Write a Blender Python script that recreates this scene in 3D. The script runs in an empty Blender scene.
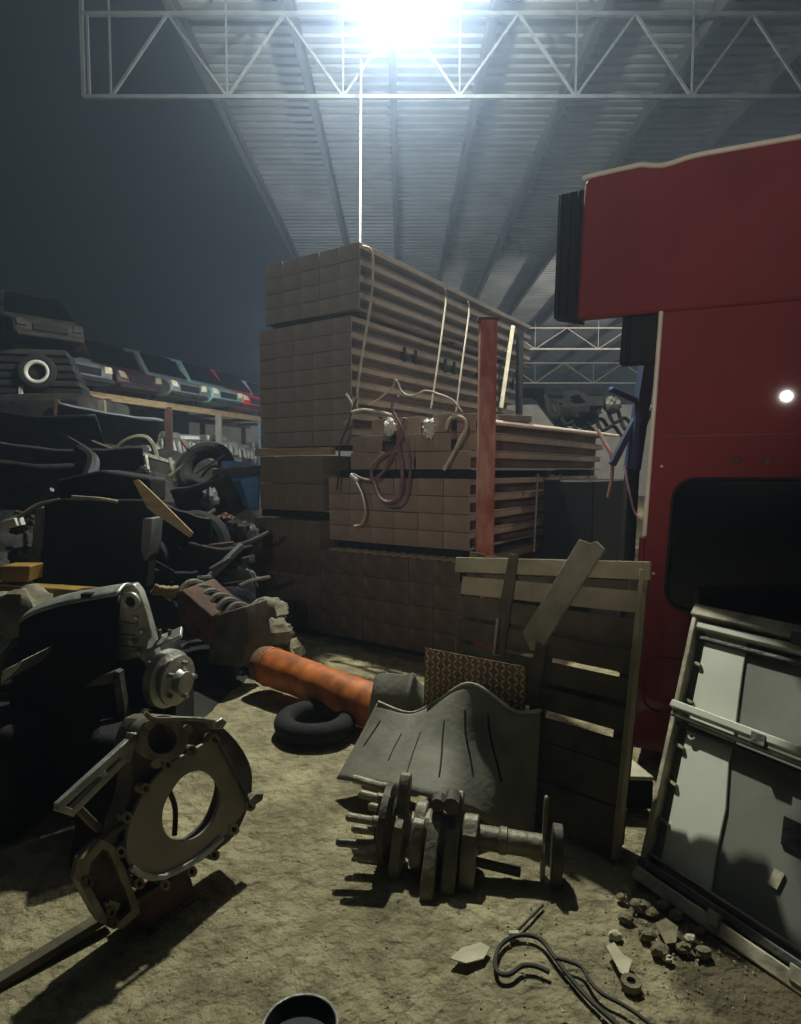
import bpy, bmesh, math, random
from mathutils import Vector, Matrix, noise
random.seed(7)
S = bpy.context.scene
COL = S.collection
V = Vector
W, H, F = 801, 1024, 620.0
CAM = V((0, 0, 1.6))
TH = math.atan(42 / F)
FWD = V((0, math.cos(TH), -math.sin(TH)))
UPV = V((0, math.sin(TH), math.cos(TH)))

# ------------------------------------------------------------ measuring helpers
def ray(px, py):
    return V((1, 0, 0)) * ((px - W / 2) / F) + UPV * (-(py - H / 2) / F) + FWD
def P(px, py, Y):
    d = ray(px, py)
    return CAM + d * (Y / d.y)
def G(px, py, z=0.0):
    d = ray(px, py)
    return CAM + d * ((z - CAM.z) / d.z)
def RP(px, py, p0, n):
    d = ray(px, py)
    return CAM + d * ((p0 - CAM).dot(n) / d.dot(n))
def U(a, b):
    return random.uniform(a, b)

# ------------------------------------------------------------ materials
def lin(c):
    return tuple((x / 12.92 if x <= .04045 else ((x + .055) / 1.055) ** 2.4) for x in c)
def mat(name, c1, c2=None, rough=.7, metal=0.0, scale=8.0, bump=.15, bscale=None, coat=0.0, spec=.5, lo=.35, hi=.65, stretch=(1, 1, 1), detail=6):
    m = bpy.data.materials.new(name)
    m.use_nodes = True
    nt = m.node_tree
    b = nt.nodes['Principled BSDF']
    b.inputs['Roughness'].default_value = rough
    b.inputs['Metallic'].default_value = metal
    b.inputs['Coat Weight'].default_value = coat
    b.inputs['Specular IOR Level'].default_value = spec
    tc = nt.nodes.new('ShaderNodeTexCoord')
    mp = nt.nodes.new('ShaderNodeMapping')
    mp.inputs['Scale'].default_value = stretch
    nt.links.new(tc.outputs['Object'], mp.inputs['Vector'])
    nz = nt.nodes.new('ShaderNodeTexNoise')
    nz.inputs['Scale'].default_value = scale
    nz.inputs['Detail'].default_value = detail
    nt.links.new(mp.outputs[0], nz.inputs['Vector'])
    cr = nt.nodes.new('ShaderNodeValToRGB')
    cr.color_ramp.elements[0].position = lo
    cr.color_ramp.elements[1].position = hi
    cr.color_ramp.elements[0].color = (*lin(c1), 1)
    cr.color_ramp.elements[1].color = (*lin(c2 or c1), 1)
    nt.links.new(nz.outputs['Fac'], cr.inputs['Fac'])
    nt.links.new(cr.outputs['Color'], b.inputs['Base Color'])
    if bump:
        n2 = nt.nodes.new('ShaderNodeTexNoise')
        n2.inputs['Scale'].default_value = bscale or scale * 5
        n2.inputs['Detail'].default_value = 4
        nt.links.new(mp.outputs[0], n2.inputs['Vector'])
        bp = nt.nodes.new('ShaderNodeBump')
        bp.inputs['Strength'].default_value = bump
        bp.inputs['Distance'].default_value = .02
        nt.links.new(n2.outputs['Fac'], bp.inputs['Height'])
        nt.links.new(bp.outputs['Normal'], b.inputs['Normal'])
    return m

def ground_mat():
    m = mat('packed_dirt', (.50, .465, .35), (.66, .62, .48), rough=.95, scale=2.6, bump=1.0, bscale=19, lo=.32, hi=.68, detail=12)
    nt = m.node_tree
    b = nt.nodes['Principled BSDF']
    nt.nodes['Bump'].inputs['Distance'].default_value = .045
    old = b.inputs['Base Color'].links[0].from_socket
    tc = nt.nodes['Texture Coordinate']
    # scattered dark oil / damp blotches and pale grit
    n1 = nt.nodes.new('ShaderNodeTexNoise'); n1.inputs['Scale'].default_value = 9; n1.inputs['Detail'].default_value = 10
    n1.inputs['Roughness'].default_value = .7
    r1 = nt.nodes.new('ShaderNodeValToRGB')
    r1.color_ramp.elements[0].position = .40; r1.color_ramp.elements[0].color = (.52, .50, .46, 1)
    r1.color_ramp.elements[1].position = .55; r1.color_ramp.elements[1].color = (1, 1, 1, 1)
    nt.links.new(tc.outputs['Object'], n1.inputs['Vector']); nt.links.new(n1.outputs['Fac'], r1.inputs['Fac'])
    mx = nt.nodes.new('ShaderNodeMixRGB'); mx.blend_type = 'MULTIPLY'; mx.inputs['Fac'].default_value = .75
    nt.links.new(old, mx.inputs['Color1']); nt.links.new(r1.outputs['Color'], mx.inputs['Color2'])
    vo = nt.nodes.new('ShaderNodeTexVoronoi'); vo.inputs['Scale'].default_value = 32
    r2 = nt.nodes.new('ShaderNodeValToRGB')
    r2.color_ramp.elements[0].position = .06; r2.color_ramp.elements[0].color = (1, 1, 1, 1)
    r2.color_ramp.elements[1].position = .16; r2.color_ramp.elements[1].color = (0, 0, 0, 1)
    nt.links.new(tc.outputs['Object'], vo.inputs['Vector']); nt.links.new(vo.outputs['Distance'], r2.inputs['Fac'])
    m3 = nt.nodes.new('ShaderNodeMixRGB'); m3.inputs['Color2'].default_value = (*lin((.74, .69, .55)), 1)
    sc = nt.nodes.new('ShaderNodeMath'); sc.operation = 'MULTIPLY'; sc.inputs[1].default_value = .55
    nt.links.new(r2.outputs['Color'], sc.inputs[0]); nt.links.new(sc.outputs[0], m3.inputs['Fac'])
    nt.links.new(mx.outputs['Color'], m3.inputs['Color1'])
    # oily dark soil at the foot of the white door
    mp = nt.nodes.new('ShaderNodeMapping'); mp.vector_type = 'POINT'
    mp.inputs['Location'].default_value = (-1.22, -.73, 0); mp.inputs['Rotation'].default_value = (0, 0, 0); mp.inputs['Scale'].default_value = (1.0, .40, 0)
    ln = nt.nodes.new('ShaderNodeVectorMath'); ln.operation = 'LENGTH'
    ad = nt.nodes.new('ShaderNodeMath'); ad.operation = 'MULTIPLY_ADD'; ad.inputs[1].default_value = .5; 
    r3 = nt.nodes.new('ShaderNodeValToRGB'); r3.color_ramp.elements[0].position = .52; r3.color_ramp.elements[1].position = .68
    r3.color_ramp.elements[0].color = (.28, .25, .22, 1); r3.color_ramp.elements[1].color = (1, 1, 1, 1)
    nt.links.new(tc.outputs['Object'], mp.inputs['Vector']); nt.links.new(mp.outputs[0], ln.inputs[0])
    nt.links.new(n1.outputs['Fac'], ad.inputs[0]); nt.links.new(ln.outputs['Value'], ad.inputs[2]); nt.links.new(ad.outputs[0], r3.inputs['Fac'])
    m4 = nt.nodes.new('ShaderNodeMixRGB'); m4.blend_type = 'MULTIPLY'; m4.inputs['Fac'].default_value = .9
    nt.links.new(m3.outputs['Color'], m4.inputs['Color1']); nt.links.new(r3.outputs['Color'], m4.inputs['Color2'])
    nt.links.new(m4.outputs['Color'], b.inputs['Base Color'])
    return m

M = {
 'dirt': ground_mat(),
 'roof': mat('galvanised_sheet', (.23, .24, .245), (.31, .32, .325), rough=.6, metal=.25, scale=1.2, bump=.05),
 'purlin': mat('purlin_steel', (.08, .08, .085), (.12, .12, .125), rough=.7, metal=.2, scale=4),
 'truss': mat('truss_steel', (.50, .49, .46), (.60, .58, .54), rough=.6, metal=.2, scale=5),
 'wall': mat('pale_wall', (.62, .62, .60), (.70, .70, .68), rough=.9, scale=1.5),
 'beam': mat('beam_brown', (.47, .43, .385), (.56, .51, .46), rough=.75, scale=3, bump=.1),
 'beam_warm': mat('beam_warm', (.49, .42, .36), (.59, .51, .43), rough=.65, scale=3, bump=.1),
 'board': mat('board_brown', (.39, .33, .27), (.47, .41, .34), rough=.85, scale=2.5, bump=.15),
 'stained': mat('stained_board', (.26, .19, .14), (.44, .39, .33), rough=.85, scale=1.4, bump=.2, lo=.40, hi=.55),
 'timber': mat('raw_timber', (.52, .43, .30), (.64, .55, .40), rough=.85, scale=5, stretch=(1, 1, 6)),
 'pallet': mat('pallet_wood_shaded', (.25, .23, .18), (.39, .36, .28), rough=.9, scale=6, bump=.3, lo=.3, hi=.7),  # shade on the pallet front put into the lower boards' colour
 'pallet_pale': mat('pallet_pale', (.54, .50, .40), (.66, .62, .50), rough=.9, scale=6, bump=.3),
 'plank': mat('plank_grey', (.46, .44, .36), (.58, .55, .46), rough=.9, scale=7, bump=.3),
 'post': mat('rusty_red_paint', (.56, .25, .17), (.72, .56, .48), rough=.75, scale=9, bump=.25, lo=.42, hi=.70, stretch=(1, 1, .35)),
 'red': mat('red_paint', (.47, .125, .135), (.52, .15, .16), rough=.65, scale=2, bump=.03, coat=.30, spec=.25),
 'red_dark': mat('red_dark', (.36, .05, .07), (.42, .07, .09), rough=.55, scale=2, bump=.03),
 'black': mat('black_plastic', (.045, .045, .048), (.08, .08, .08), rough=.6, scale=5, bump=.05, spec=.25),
 'glass': mat('dark_glass', (.015, .016, .018), (.03, .03, .032), rough=.12, scale=2, bump=0),
 'cream': mat('cream_glint_and_paint', (.88, .82, .74), (.94, .89, .82), rough=.5, scale=6, bump=0),
 'orange': mat('orange_paint', (.52, .27, .11), (.80, .45, .18), rough=.5, scale=7, bump=.12, bscale=9),
 'dusty': mat('dusty_grey_orange', (.42, .32, .24), (.58, .34, .18), rough=.85, scale=9, bump=.2),
 'rubber': mat('grey_rubber', (.46, .45, .40), (.55, .54, .47), rough=.75, scale=7, bump=.15),
 'worn_lit_edge': mat('worn_lit_rubber_edge', (.62, .60, .52), (.74, .72, .63), rough=.7, scale=14, bump=.1),  # worn lip, its lamp-lit line also put into the colour
 'lozenge': mat('worn_lozenge', (.66, .55, .38), (.80, .69, .50), rough=.5, metal=.1, scale=20, bump=0),
 'navy': mat('navy_paint', (.07, .13, .24), (.11, .18, .31), rough=.6, scale=5),
 'tyre': mat('tyre_rubber', (.06, .06, .06), (.11, .105, .10), rough=.9, scale=9, bump=.2),
 'plate': mat('rusty_plate', (.36, .29, .20), (.46, .38, .27), rough=.6, metal=.1, scale=9, bump=.1),
 'castiron': mat('cast_iron', (.27, .25, .22), (.40, .37, .32), rough=.65, metal=.25, scale=9, bump=.3),
 'steel': mat('dirty_steel', (.42, .40, .33), (.58, .55, .46), rough=.55, metal=.25, scale=9, bump=.25),
 'alloy': mat('cast_alloy', (.56, .57, .53), (.72, .72, .68), rough=.45, metal=.5, scale=8, bump=.25),
 'alloy_dark': mat('grimy_alloy', (.22, .22, .20), (.40, .39, .36), rough=.55, metal=.5, scale=8, bump=.3),
 'machined': mat('machined_face', (.56, .53, .48), (.66, .62, .56), rough=.5, metal=.3, scale=5, bump=.06),
 'panel_sheet': mat('grey_sheet', (.40, .40, .36), (.50, .50, .45), rough=.6, scale=2.2, bump=.08),
 'trussdim': mat('dark_truss_steel', (.17, .175, .18), (.23, .235, .24), rough=.7, scale=5, bump=0),  # near truss in a darker grey
 'panel': mat('dirty_white_lit', (.76, .76, .69), (.86, .86, .79), rough=.55, scale=2.2, bump=.08),
 'panel_rail': mat('grubby_rail', (.48, .45, .36), (.78, .75, .64), rough=.5, scale=8, bump=.2, stretch=(1, 1, 1)),
 'dark': mat('dark_grease_and_shade', (.07, .07, .065), (.13, .125, .115), rough=.8, scale=6, bump=.3, spec=.2),
 'scrap': mat('dark_scrap', (.08, .076, .068), (.20, .185, .16), rough=.8, scale=4, bump=.4, spec=.3),
 'brownmetal': mat('rust_brown', (.27, .17, .12), (.40, .29, .22), rough=.8, scale=7, bump=.3),
 'grey': mat('grey_paint', (.34, .36, .37), (.42, .44, .45), rough=.5, scale=3),
 'teal': mat('teal_paint', (.38, .50, .50), (.50, .60, .59), rough=.45, scale=3),
 'carred': mat('bright_red_paint', (.72, .05, .10), (.82, .10, .15), rough=.45, scale=3),
 'maroon': mat('maroon_paint', (.18, .07, .08), (.24, .10, .10), rough=.5, scale=3),
 'blue': mat('blue_paint', (.28, .44, .60), (.36, .52, .68), rough=.5, scale=3),
 'deepblue': mat('deep_blue_paint', (.10, .22, .42), (.16, .30, .52), rough=.5, scale=3),
 'bluepost': mat('blue_grey_post', (.32, .40, .50), (.40, .48, .58), rough=.6, scale=4),
 'yellow': mat('yellow_paint', (.46, .36, .10), (.60, .47, .16), rough=.6, scale=4),
 'sack': mat('pale_sack', (.40, .375, .31), (.54, .51, .43), rough=.95, scale=4, bump=.4),
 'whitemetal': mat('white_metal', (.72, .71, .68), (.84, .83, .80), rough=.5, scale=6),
 'hose_mauve': mat('mauve_hose', (.42, .30, .34), (.50, .38, .40), rough=.6, scale=9, bump=0),
 'hose_pale': mat('pale_strap', (.62, .58, .50), (.74, .70, .62), rough=.7, scale=9, bump=0),
 'hose_dark': mat('black_hose', (.16, .155, .14), (.24, .23, .20), rough=.7, scale=12, bump=0),
 'paper': mat('pale_scrap', (.70, .67, .56), (.82, .79, .68), rough=.9, scale=9, bump=.2),
 'grit': mat('dirt_grit', (.60, .57, .45), (.74, .71, .58), rough=.95, scale=30, bump=0),
 'stone': mat('stone', (.40, .365, .28), (.58, .54, .42), rough=.95, scale=9, bump=.4),
 'copper': mat('copper_hose', (.34, .17, .13), (.42, .22, .18), rough=.6, scale=9, bump=0),
}
e = bpy.data.materials.new('lamp_lens'); e.use_nodes = True
eb = e.node_tree.nodes['Principled BSDF']
eb.inputs['Base Color'].default_value = (1, 1, 1, 1)
eb.inputs['Emission Color'].default_value = (.80, .90, 1, 1); eb.inputs['Emission Strength'].default_value = 40
M['lens'] = e

# ------------------------------------------------------------ mesh builder
def basis(a):
    a = V(a).normalized()
    t = V((0, 0, 1)) if abs(a.z) < .9 else V((1, 0, 0))
    x = t.cross(a).normalized()
    return x, a.cross(x).normalized(), a
class MB:
    def __init__(s):
        s.v = []; s.f = []
    def add(s, vs, fs):
        o = len(s.v)
        s.v += [V(p) for p in vs]
        s.f += [tuple(i + o for i in f) for f in fs]
        return s
    def box(s, c, d, ax=None):
        c = V(c)
        X, Y, Z = ax or (V((1, 0, 0)), V((0, 1, 0)), V((0, 0, 1)))
        hx, hy, hz = d[0] / 2, d[1] / 2, d[2] / 2
        vs = [c + X * (i * hx) + Y * (j * hy) + Z * (k * hz) for i in (-1, 1) for j in (-1, 1) for k in (-1, 1)]
        return s.add(vs, [(0, 1, 3, 2), (4, 6, 7, 5), (0, 4, 5, 1), (2, 3, 7, 6), (0, 2, 6, 4), (1, 5, 7, 3)])
    def bar(s, a, b, w, h, up=(0, 0, 1)):
        a, b = V(a), V(b)
        X = (b - a).normalized(); Y = V(up).cross(X)
        if Y.length < 1e-4: Y = V((1, 0, 0)).cross(X)
        Y.normalize(); Z = X.cross(Y)
        return s.box((a + b) / 2, ((b - a).length, w, h), (X, Y, Z))
    def cyl(s, a, b, r, r2=None, n=16):
        return s.lathe(a, V(b) - V(a), [(r, 0), (r if r2 is None else r2, (V(b) - V(a)).length)], n)
    def lathe(s, p, axis, prof, n=20, cap=True):
        x, y, a = basis(axis); p = V(p); vs = []; fs = []
        for r, h in prof:
            for i in range(n):
                t = 2 * math.pi * i / n
                vs.append(p + a * h + (x * math.cos(t) + y * math.sin(t)) * r)
        for k in range(len(prof) - 1):
            for i in range(n):
                j = (i + 1) % n
                fs.append((k * n + i, k * n + j, (k + 1) * n + j, (k + 1) * n + i))
        if cap:
            fs.append(tuple(range(n))[::-1]); m = (len(prof) - 1) * n
            fs.append(tuple(range(m, m + n)))
        return s.add(vs, fs)
    def tube(s, pts, r, n=8, closed=False):
        pts = [V(p) for p in pts]; vs = []; fs = []; x = None; L = len(pts)
        for i, p in enumerate(pts):
            if closed: d = pts[(i + 1) % L] - pts[i - 1]
            else: d = pts[min(i + 1, L - 1)] - pts[max(i - 1, 0)]
            d.normalize()
            if x is None: x = basis(d)[0]
            x = x - d * x.dot(d)
            if x.length < 1e-5: x = basis(d)[0]
            x.normalize(); y = d.cross(x)
            rr = r[i] if isinstance(r, (list, tuple)) else r
            for k in range(n):
                t = 2 * math.pi * k / n
                vs.append(p + (x * math.cos(t) + y * math.sin(t)) * rr)
        for i in range(L if closed else L - 1):
            for k in range(n):
                j = (k + 1) % n; q = ((i + 1) % L) * n
                fs.append((i * n + k, i * n + j, q + j, q + k))
        if not closed:
            fs.append(tuple(range(n))[::-1]); fs.append(tuple(range((L - 1) * n, L * n)))
        return s.add(vs, fs)
    def torus(s, c, axis, R, r, n=28, m=10, sq=1.0):
        x, y, a = basis(axis); c = V(c); vs = []; fs = []
        for i in range(n):
            t = 2 * math.pi * i / n; d = x * math.cos(t) + y * math.sin(t)
            for k in range(m):
                u = 2 * math.pi * k / m
                vs.append(c + d * (R + r * math.cos(u)) + a * (r * sq * math.sin(u)))
        for i in range(n):
            for k in range(m):
                j = (k + 1) % m; q = ((i + 1) % n) * m
                fs.append((i * m + k, q + k, q + j, i * m + j))
        return s.add(vs, fs)
    def prism(s, pts, vec):
        pts = [V(p) for p in pts]; vec = V(vec); n = len(pts)
        fs = [tuple(range(n))[::-1], tuple(range(n, 2 * n))] + [(i, (i + 1) % n, n + (i + 1) % n, n + i) for i in range(n)]
        return s.add(pts + [p + vec for p in pts], fs)
    def ring(s, outer, inner, vec):
        n = len(outer); vec = V(vec)
        o, q = [V(p) for p in outer], [V(p) for p in inner]
        vs = o + q + [p + vec for p in o] + [p + vec for p in q]; fs = []
        for i in range(n):
            j = (i + 1) % n
            fs += [(i, j, n + j, n + i), (2 * n + i, 3 * n + i, 3 * n + j, 2 * n + j),
                   (i, 2 * n + i, 2 * n + j, j), (n + i, n + j, 3 * n + j, 3 * n + i)]
        return s.add(vs, fs)
    def grid(s, fn, nu, nv):
        vs = [fn(i / nu, j / nv) for i in range(nu + 1) for j in range(nv + 1)]
        fs = [(i * (nv + 1) + j, (i + 1) * (nv + 1) + j, (i + 1) * (nv + 1) + j + 1, i * (nv + 1) + j + 1) for i in range(nu) for j in range(nv)]
        return s.add(vs, fs)
    def blob(s, c, rad, amp=.25, fr=2.0, n=18, m=10, seed=0):
        c = V(c); vs = []; fs = []
        for j in range(m + 1):
            ph = math.pi * (j + .02) / (m + .04)
            for i in range(n):
                t = 2 * math.pi * i / n
                d = V((math.sin(ph) * math.cos(t), math.sin(ph) * math.sin(t), math.cos(ph)))
                k = 1 + amp * noise.noise(d * fr + V((seed, seed * 1.7, 3)))
                vs.append(c + V((d.x * rad[0], d.y * rad[1], d.z * rad[2])) * k)
        for j in range(m):
            for i in range(n):
                q = (i + 1) % n
                fs.append((j * n + i, (j + 1) * n + i, (j + 1) * n + q, j * n + q))
        fs.append(tuple(range(n))); fs.append(tuple(range(m * n, m * n + n))[::-1])
        return s.add(vs, fs)
    def build(s, name, m, parent=None, bevel=0, smooth=30, solid=0, local=False, subsurf=0):
        off = V((0, 0, 0))
        if parent is not None:
            if not local: off = V(parent['_o']) if '_o' in parent else parent.location.copy()
        elif not local:
            xs = [p.x for p in s.v]; ys = [p.y for p in s.v]; zs = [p.z for p in s.v]
            off = V(((min(xs) + max(xs)) / 2, (min(ys) + max(ys)) / 2, min(zs)))
        me = bpy.data.meshes.new(name)
        me.from_pydata([p - off for p in s.v], [], s.f)
        b = bmesh.new(); b.from_mesh(me)
        bmesh.ops.recalc_face_normals(b, faces=b.faces)
        b.to_mesh(me); b.free()
        me.materials.append(M[m] if isinstance(m, str) else m)
        if smooth:
            for p in me.polygons: p.use_smooth = True
            me.set_sharp_from_angle(angle=math.radians(smooth))
        o = bpy.data.objects.new(name, me); COL.objects.link(o)
        if parent is not None:
            o.parent = parent
            if not local:
                # nested sub-parts: parent mesh objects keep their origin at their own parent's base
                if parent.type != 'EMPTY' and parent.parent is not None:
                    o.location = V((0, 0, 0))
                    for vt in me.vertices: pass
        elif not local:
            o.location = off
        if solid:
            md = o.modifiers.new('thickness', 'SOLIDIFY'); md.thickness = solid; md.offset = 0
        if bevel:
            md = o.modifiers.new('bevel', 'BEVEL'); md.width = bevel; md.segments = 2; md.limit_method = 'ANGLE'
            md.angle_limit = math.radians(40)
        if subsurf:
            md = o.modifiers.new('sub', 'SUBSURF'); md.levels = subsurf; md.render_levels = subsurf
        o['_o'] = list(off) if parent is None else list(V(parent['_o']))
        return o
def empty(name, loc, label, cat, group=None, rz=0):
    o = bpy.data.objects.new(name, None); COL.objects.link(o)
    o.location = loc; o.rotation_euler = (0, 0, rz)
    o.empty_display_size = .1
    o['_o'] = list(loc)
    return tag(o, label, cat, group)
def tag(o, label, cat, group=None, kind=None):
    if label: o['label'] = label
    if cat: o['category'] = cat
    if group: o['group'] = group
    o['kind'] = kind or 'thing'
    return o
def struct(o):
    o['kind'] = 'structure'; return o
def copy_tree(o, parent=None):
    c = o.copy(); COL.objects.link(c)
    if parent is not None: c.parent = parent
    for ch in list(o.children): copy_tree(ch, c)
    return c
def smoothpts(pts, k=6, closed=False):
    pts = [V(p) for p in pts]; out = []; n = len(pts)
    for i in range(n if closed else n - 1):
        if closed: p0, p1, p2, p3 = pts[i - 1], pts[i], pts[(i + 1) % n], pts[(i + 2) % n]
        else: p0, p1, p2, p3 = pts[max(i - 1, 0)], pts[i], pts[i + 1], pts[min(i + 2, n - 1)]
        for j in range(k):
            t = j / k
            out.append(.5 * ((2 * p1) + (p2 - p0) * t + (2 * p0 - 5 * p1 + 4 * p2 - p3) * t * t + (3 * p1 - p0 - 3 * p2 + p3) * t ** 3))
    if not closed: out.append(pts[-1])
    return out

# ============================================================ SETTING
# floor
def floor_fn(u, v):
    x = -16 + 32 * u
    y = -1.5 + 42 * v * v if v > 0 else -9
    near = max(0, 1 - max(0, y - 4) / 3)
    z = near * (.018 * noise.noise(V((x * 1.3, y * 1.3, 0))) + .010 * noise.noise(V((x * 5, y * 5, 2)))) - .012
    return V((x, y, z))
fl = struct(MB().grid(floor_fn, 260, 260).build('floor', 'dirt', local=True))

# roof sheet, ribs across, running away from the viewer
RZ = 7.70
def roof():
    mb = MB(); y = -2.0; prof = []
    while y < 40:
        prof += [(y, 0), (y + .11, 0), (y + .135, .035), (y + .195, .035), (y + .22, 0)]
        y += .22
    vs = []; fs = []
    for i, (yy, dz) in enumerate(prof):
        vs += [V((-3.1, yy, RZ + .02 + dz)), V((13, yy, RZ + .02 + dz))]
        if i: fs.append((2 * i - 2, 2 * i - 1, 2 * i + 1, 2 * i))
    return mb.add(vs, fs).build('ceiling', 'roof', local=True, smooth=0)
struct(roof())
for k, x in enumerate([-2.99, -1.47, -.16, 1.18, 2.58, 4.11, 5.64, 7.19, 8.77, 10.4, 12.05]):
    mb = MB()
    mb.box((x, 19, RZ - .12), (.016, 42, .24)); mb.box((x + .05, 19, RZ - .006), (.1, 42, .012)); mb.box((x + .05, 19, RZ - .24), (.1, 42, .012))
    struct(mb.build('trim_%d' % (k + 1), 'purlin', local=True, smooth=0))
wb = struct(MB().box((4, 38.5, 2.8), (34, .2, 5.6)).build('wall_back', 'wall', local=True, smooth=0))

def truss(Y, zb, zt, x0, x1, bay, label, tm='truss', k_=1.0):
    t = empty('roof_truss', (x0, Y, zb), label, 'roof truss')
    MB().bar((x0, Y, zb), (x1, Y, zb), .06 * k_, .06 * k_).build('bottom_chord', tm, t, smooth=0)
    MB().bar((x0, Y, zt), (x1, Y, zt), .06 * k_, .06 * k_).build('top_chord', tm, t, smooth=0)
    x = x0; k = 0
    MB().bar((x0, Y, zb), (x0, Y, RZ + .02), .06 * k_, .06 * k_).build('upright', tm, t, smooth=0)
    MB().bar((x0 + .07, Y, zb), (x0 + .07, Y, zt), .03, .03).build('upright', tm, t, smooth=0)
    x = x0 + .35
    while x + bay <= x1:
        MB().bar((x, Y, zb), (x, Y, RZ + .02), .022, .022).build('upright', tm, t, smooth=0)
        xm = x + bay / 2
        MB().bar((x, Y, zb), (xm, Y, zt), .03, .03).build('web_bar', tm, t, smooth=0)
        MB().bar((xm, Y, zt), (x + bay, Y, zb), .03, .03).build('web_bar', tm, t, smooth=0)
        x += bay; k += 1
def ydepth(py, z):   # depth at which a height shows on row py
    d = ray(400, py); return (z - CAM.z) / d.z * d.y
TT = RZ - .27
Y1, Y2, Y3 = ydepth(14, TT), ydepth(328, TT), ydepth(363, TT)
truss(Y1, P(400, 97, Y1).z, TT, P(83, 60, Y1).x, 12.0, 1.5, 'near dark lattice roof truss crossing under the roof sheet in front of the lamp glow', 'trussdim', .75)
truss(Y2, P(540, 349, Y2).z, TT, -2.6, 13, 2.6, 'pale lattice roof truss seen between the red post and the cab spoiler', 'truss')
truss(Y3, P(540, 383, Y3).z, TT, -2.6, 18, 3.2, 'dim lattice roof truss deepest in the shed, below the pale one', 'truss')

# flood lamp hung from the roof (just above the picture)
LP = P(402, -24, 6.5)
fl_ = empty('flood_lamp', LP + V((0, 0, .1)), 'floodlight hanging from the roof above the top of the photo', 'lamp')
MB().box(LP + V((0, 0, .16)), (.26, .2, .07)).build('housing', 'black', fl_, bevel=.01)
MB().box(LP + V((0, 0, .118)), (.22, .16, .012)).build('lens', 'lens', fl_)
mb = MB(); mb.bar(LP + V((0, 0, .19)), (LP.x, LP.y, RZ - .02), .02, .02); mb.build('hanger', 'purlin', fl_)
pw = [P(361, 60, Y1), P(360.5, 160, 7.4), P(360, 252, 6.4)]
tag(MB().tube(smoothpts(pw, 6), .012).build('drop_cable', 'truss'), 'thin pale drop line hanging from the roof to the top of the tall stack', 'cable')

# ============================================================ BEAM STACKS
N = V((.6, 5.0, 0)); UD = V((.563, .826, 0)).normalized(); VD = V((-.826, .563, 0)).normalized()
ANG = math.atan2(UD.y, UD.x)
def pile(u, v, z):
    return N + UD * u + VD * v + V((0, 0, z))
def beam_mesh(w, h, L, groove=True):
    # rectangular closed end, then a channel groove along the side that faces the post
    g = .5 * w if groove else 0
    full = [(0, 0), (w, 0), (w, h), (0, h), (0, h * .66), (0, h * .62), (0, h * .10), (0, h * .06)]
    cut = [(0, 0), (w, 0), (w, h), (0, h), (0, h * .66), (g, h * .62), (g, h * .10), (0, h * .06)]
    mb = MB()
    if not groove:
        return mb.prism([V((0, y, z)) for y, z in full[:4]], (L, 0, 0))
    vs = []
    for x, sec in ((0, full), (.012, full), (.016, cut), (L, cut)):
        vs += [V((x, y, z)) for y, z in sec]
    fs = [tuple(range(8)), tuple(range(24, 32))]
    for k in range(3):
        fs += [(k * 8 + i, k * 8 + (i + 1) % 8, k * 8 + 8 + (i + 1) % 8, k * 8 + 8 + i) for i in range(8)]
    return mb.add(vs, fs)
def bundle(name, v0, z0, cols, rows, w, h, u0, L, m, label, group, ju=.005, tilt=0, skip=(), cat='steel beam', groove=True, vary=None):
    proto = None
    for r in range(rows):
        for c in range(cols):
            if (r, c) in skip: continue
            if proto is None:
                o = proto = beam_mesh(w - .005, h - .005, L, groove).build(name, m, local=True, smooth=0, bevel=.003)
                tag(o, label, cat, group)
            else:
                o = proto.copy(); COL.objects.link(o)
            uu = u0 + U(-ju, ju)
            o.location = pile(uu, v0 + c * w, z0 + r * h + U(0, .002))
            if vary: o.location += UD * U(-vary, vary)
            o.rotation_euler = (0, 0, ANG)
bundle('steel_beam', 1.255, 3.08, 5, 4, .244, .150, .11, 4.0, 'beam', 'brown channel beam in the topmost bundle of the tall stack', 'beams in the topmost bundle')
bundle('steel_beam', 1.34, 1.83, 5, 8, .244, .150, .09, 3.7, 'beam', 'brown channel beam in the tall bundle under the topmost bundle', 'beams in the tall middle bundle')
bundle('steel_beam', .02, 1.605, 7, 3, .178, .152, .0, 3.5, 'beam_warm', 'loose brown beam in the uneven row of open ends behind the hanging hoses', 'loose beams behind the hoses', ju=.02, skip=((2, 6), (2, 2), (1, 4)), vary=.06)
bundle('steel_beam', .05, .94, 6, 4, .25, .148, .0, 3.4, 'beam_warm', 'brown beam in the square-ended block just below the hanging hoses', 'beams in the block below the hoses')
bundle('steel_beam', .05, .08, 6, 4, .245, .195, -.16, 3.3, 'stained', 'brown beam with damp stains in the ground-level block behind the orange cylinder', 'stained beams in the ground-level block', ju=.005)
bundle('wooden_board', 1.60, 1.2, 5, 2, .172, .27, -.02, 3.0, 'board', 'tall brown board in the upright-board block just under the pale bearer', 'upright boards under the pale bearer', ju=.004, groove=False, cat='board')
bundle('wooden_board', 1.58, .08, 5, 2, .178, .52, -.10, 3.0, 'stained', 'tall stained board standing on the ground in the block beside the scrap heap', 'stained boards beside the scrap heap', ju=.004, groove=False, cat='board')

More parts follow.
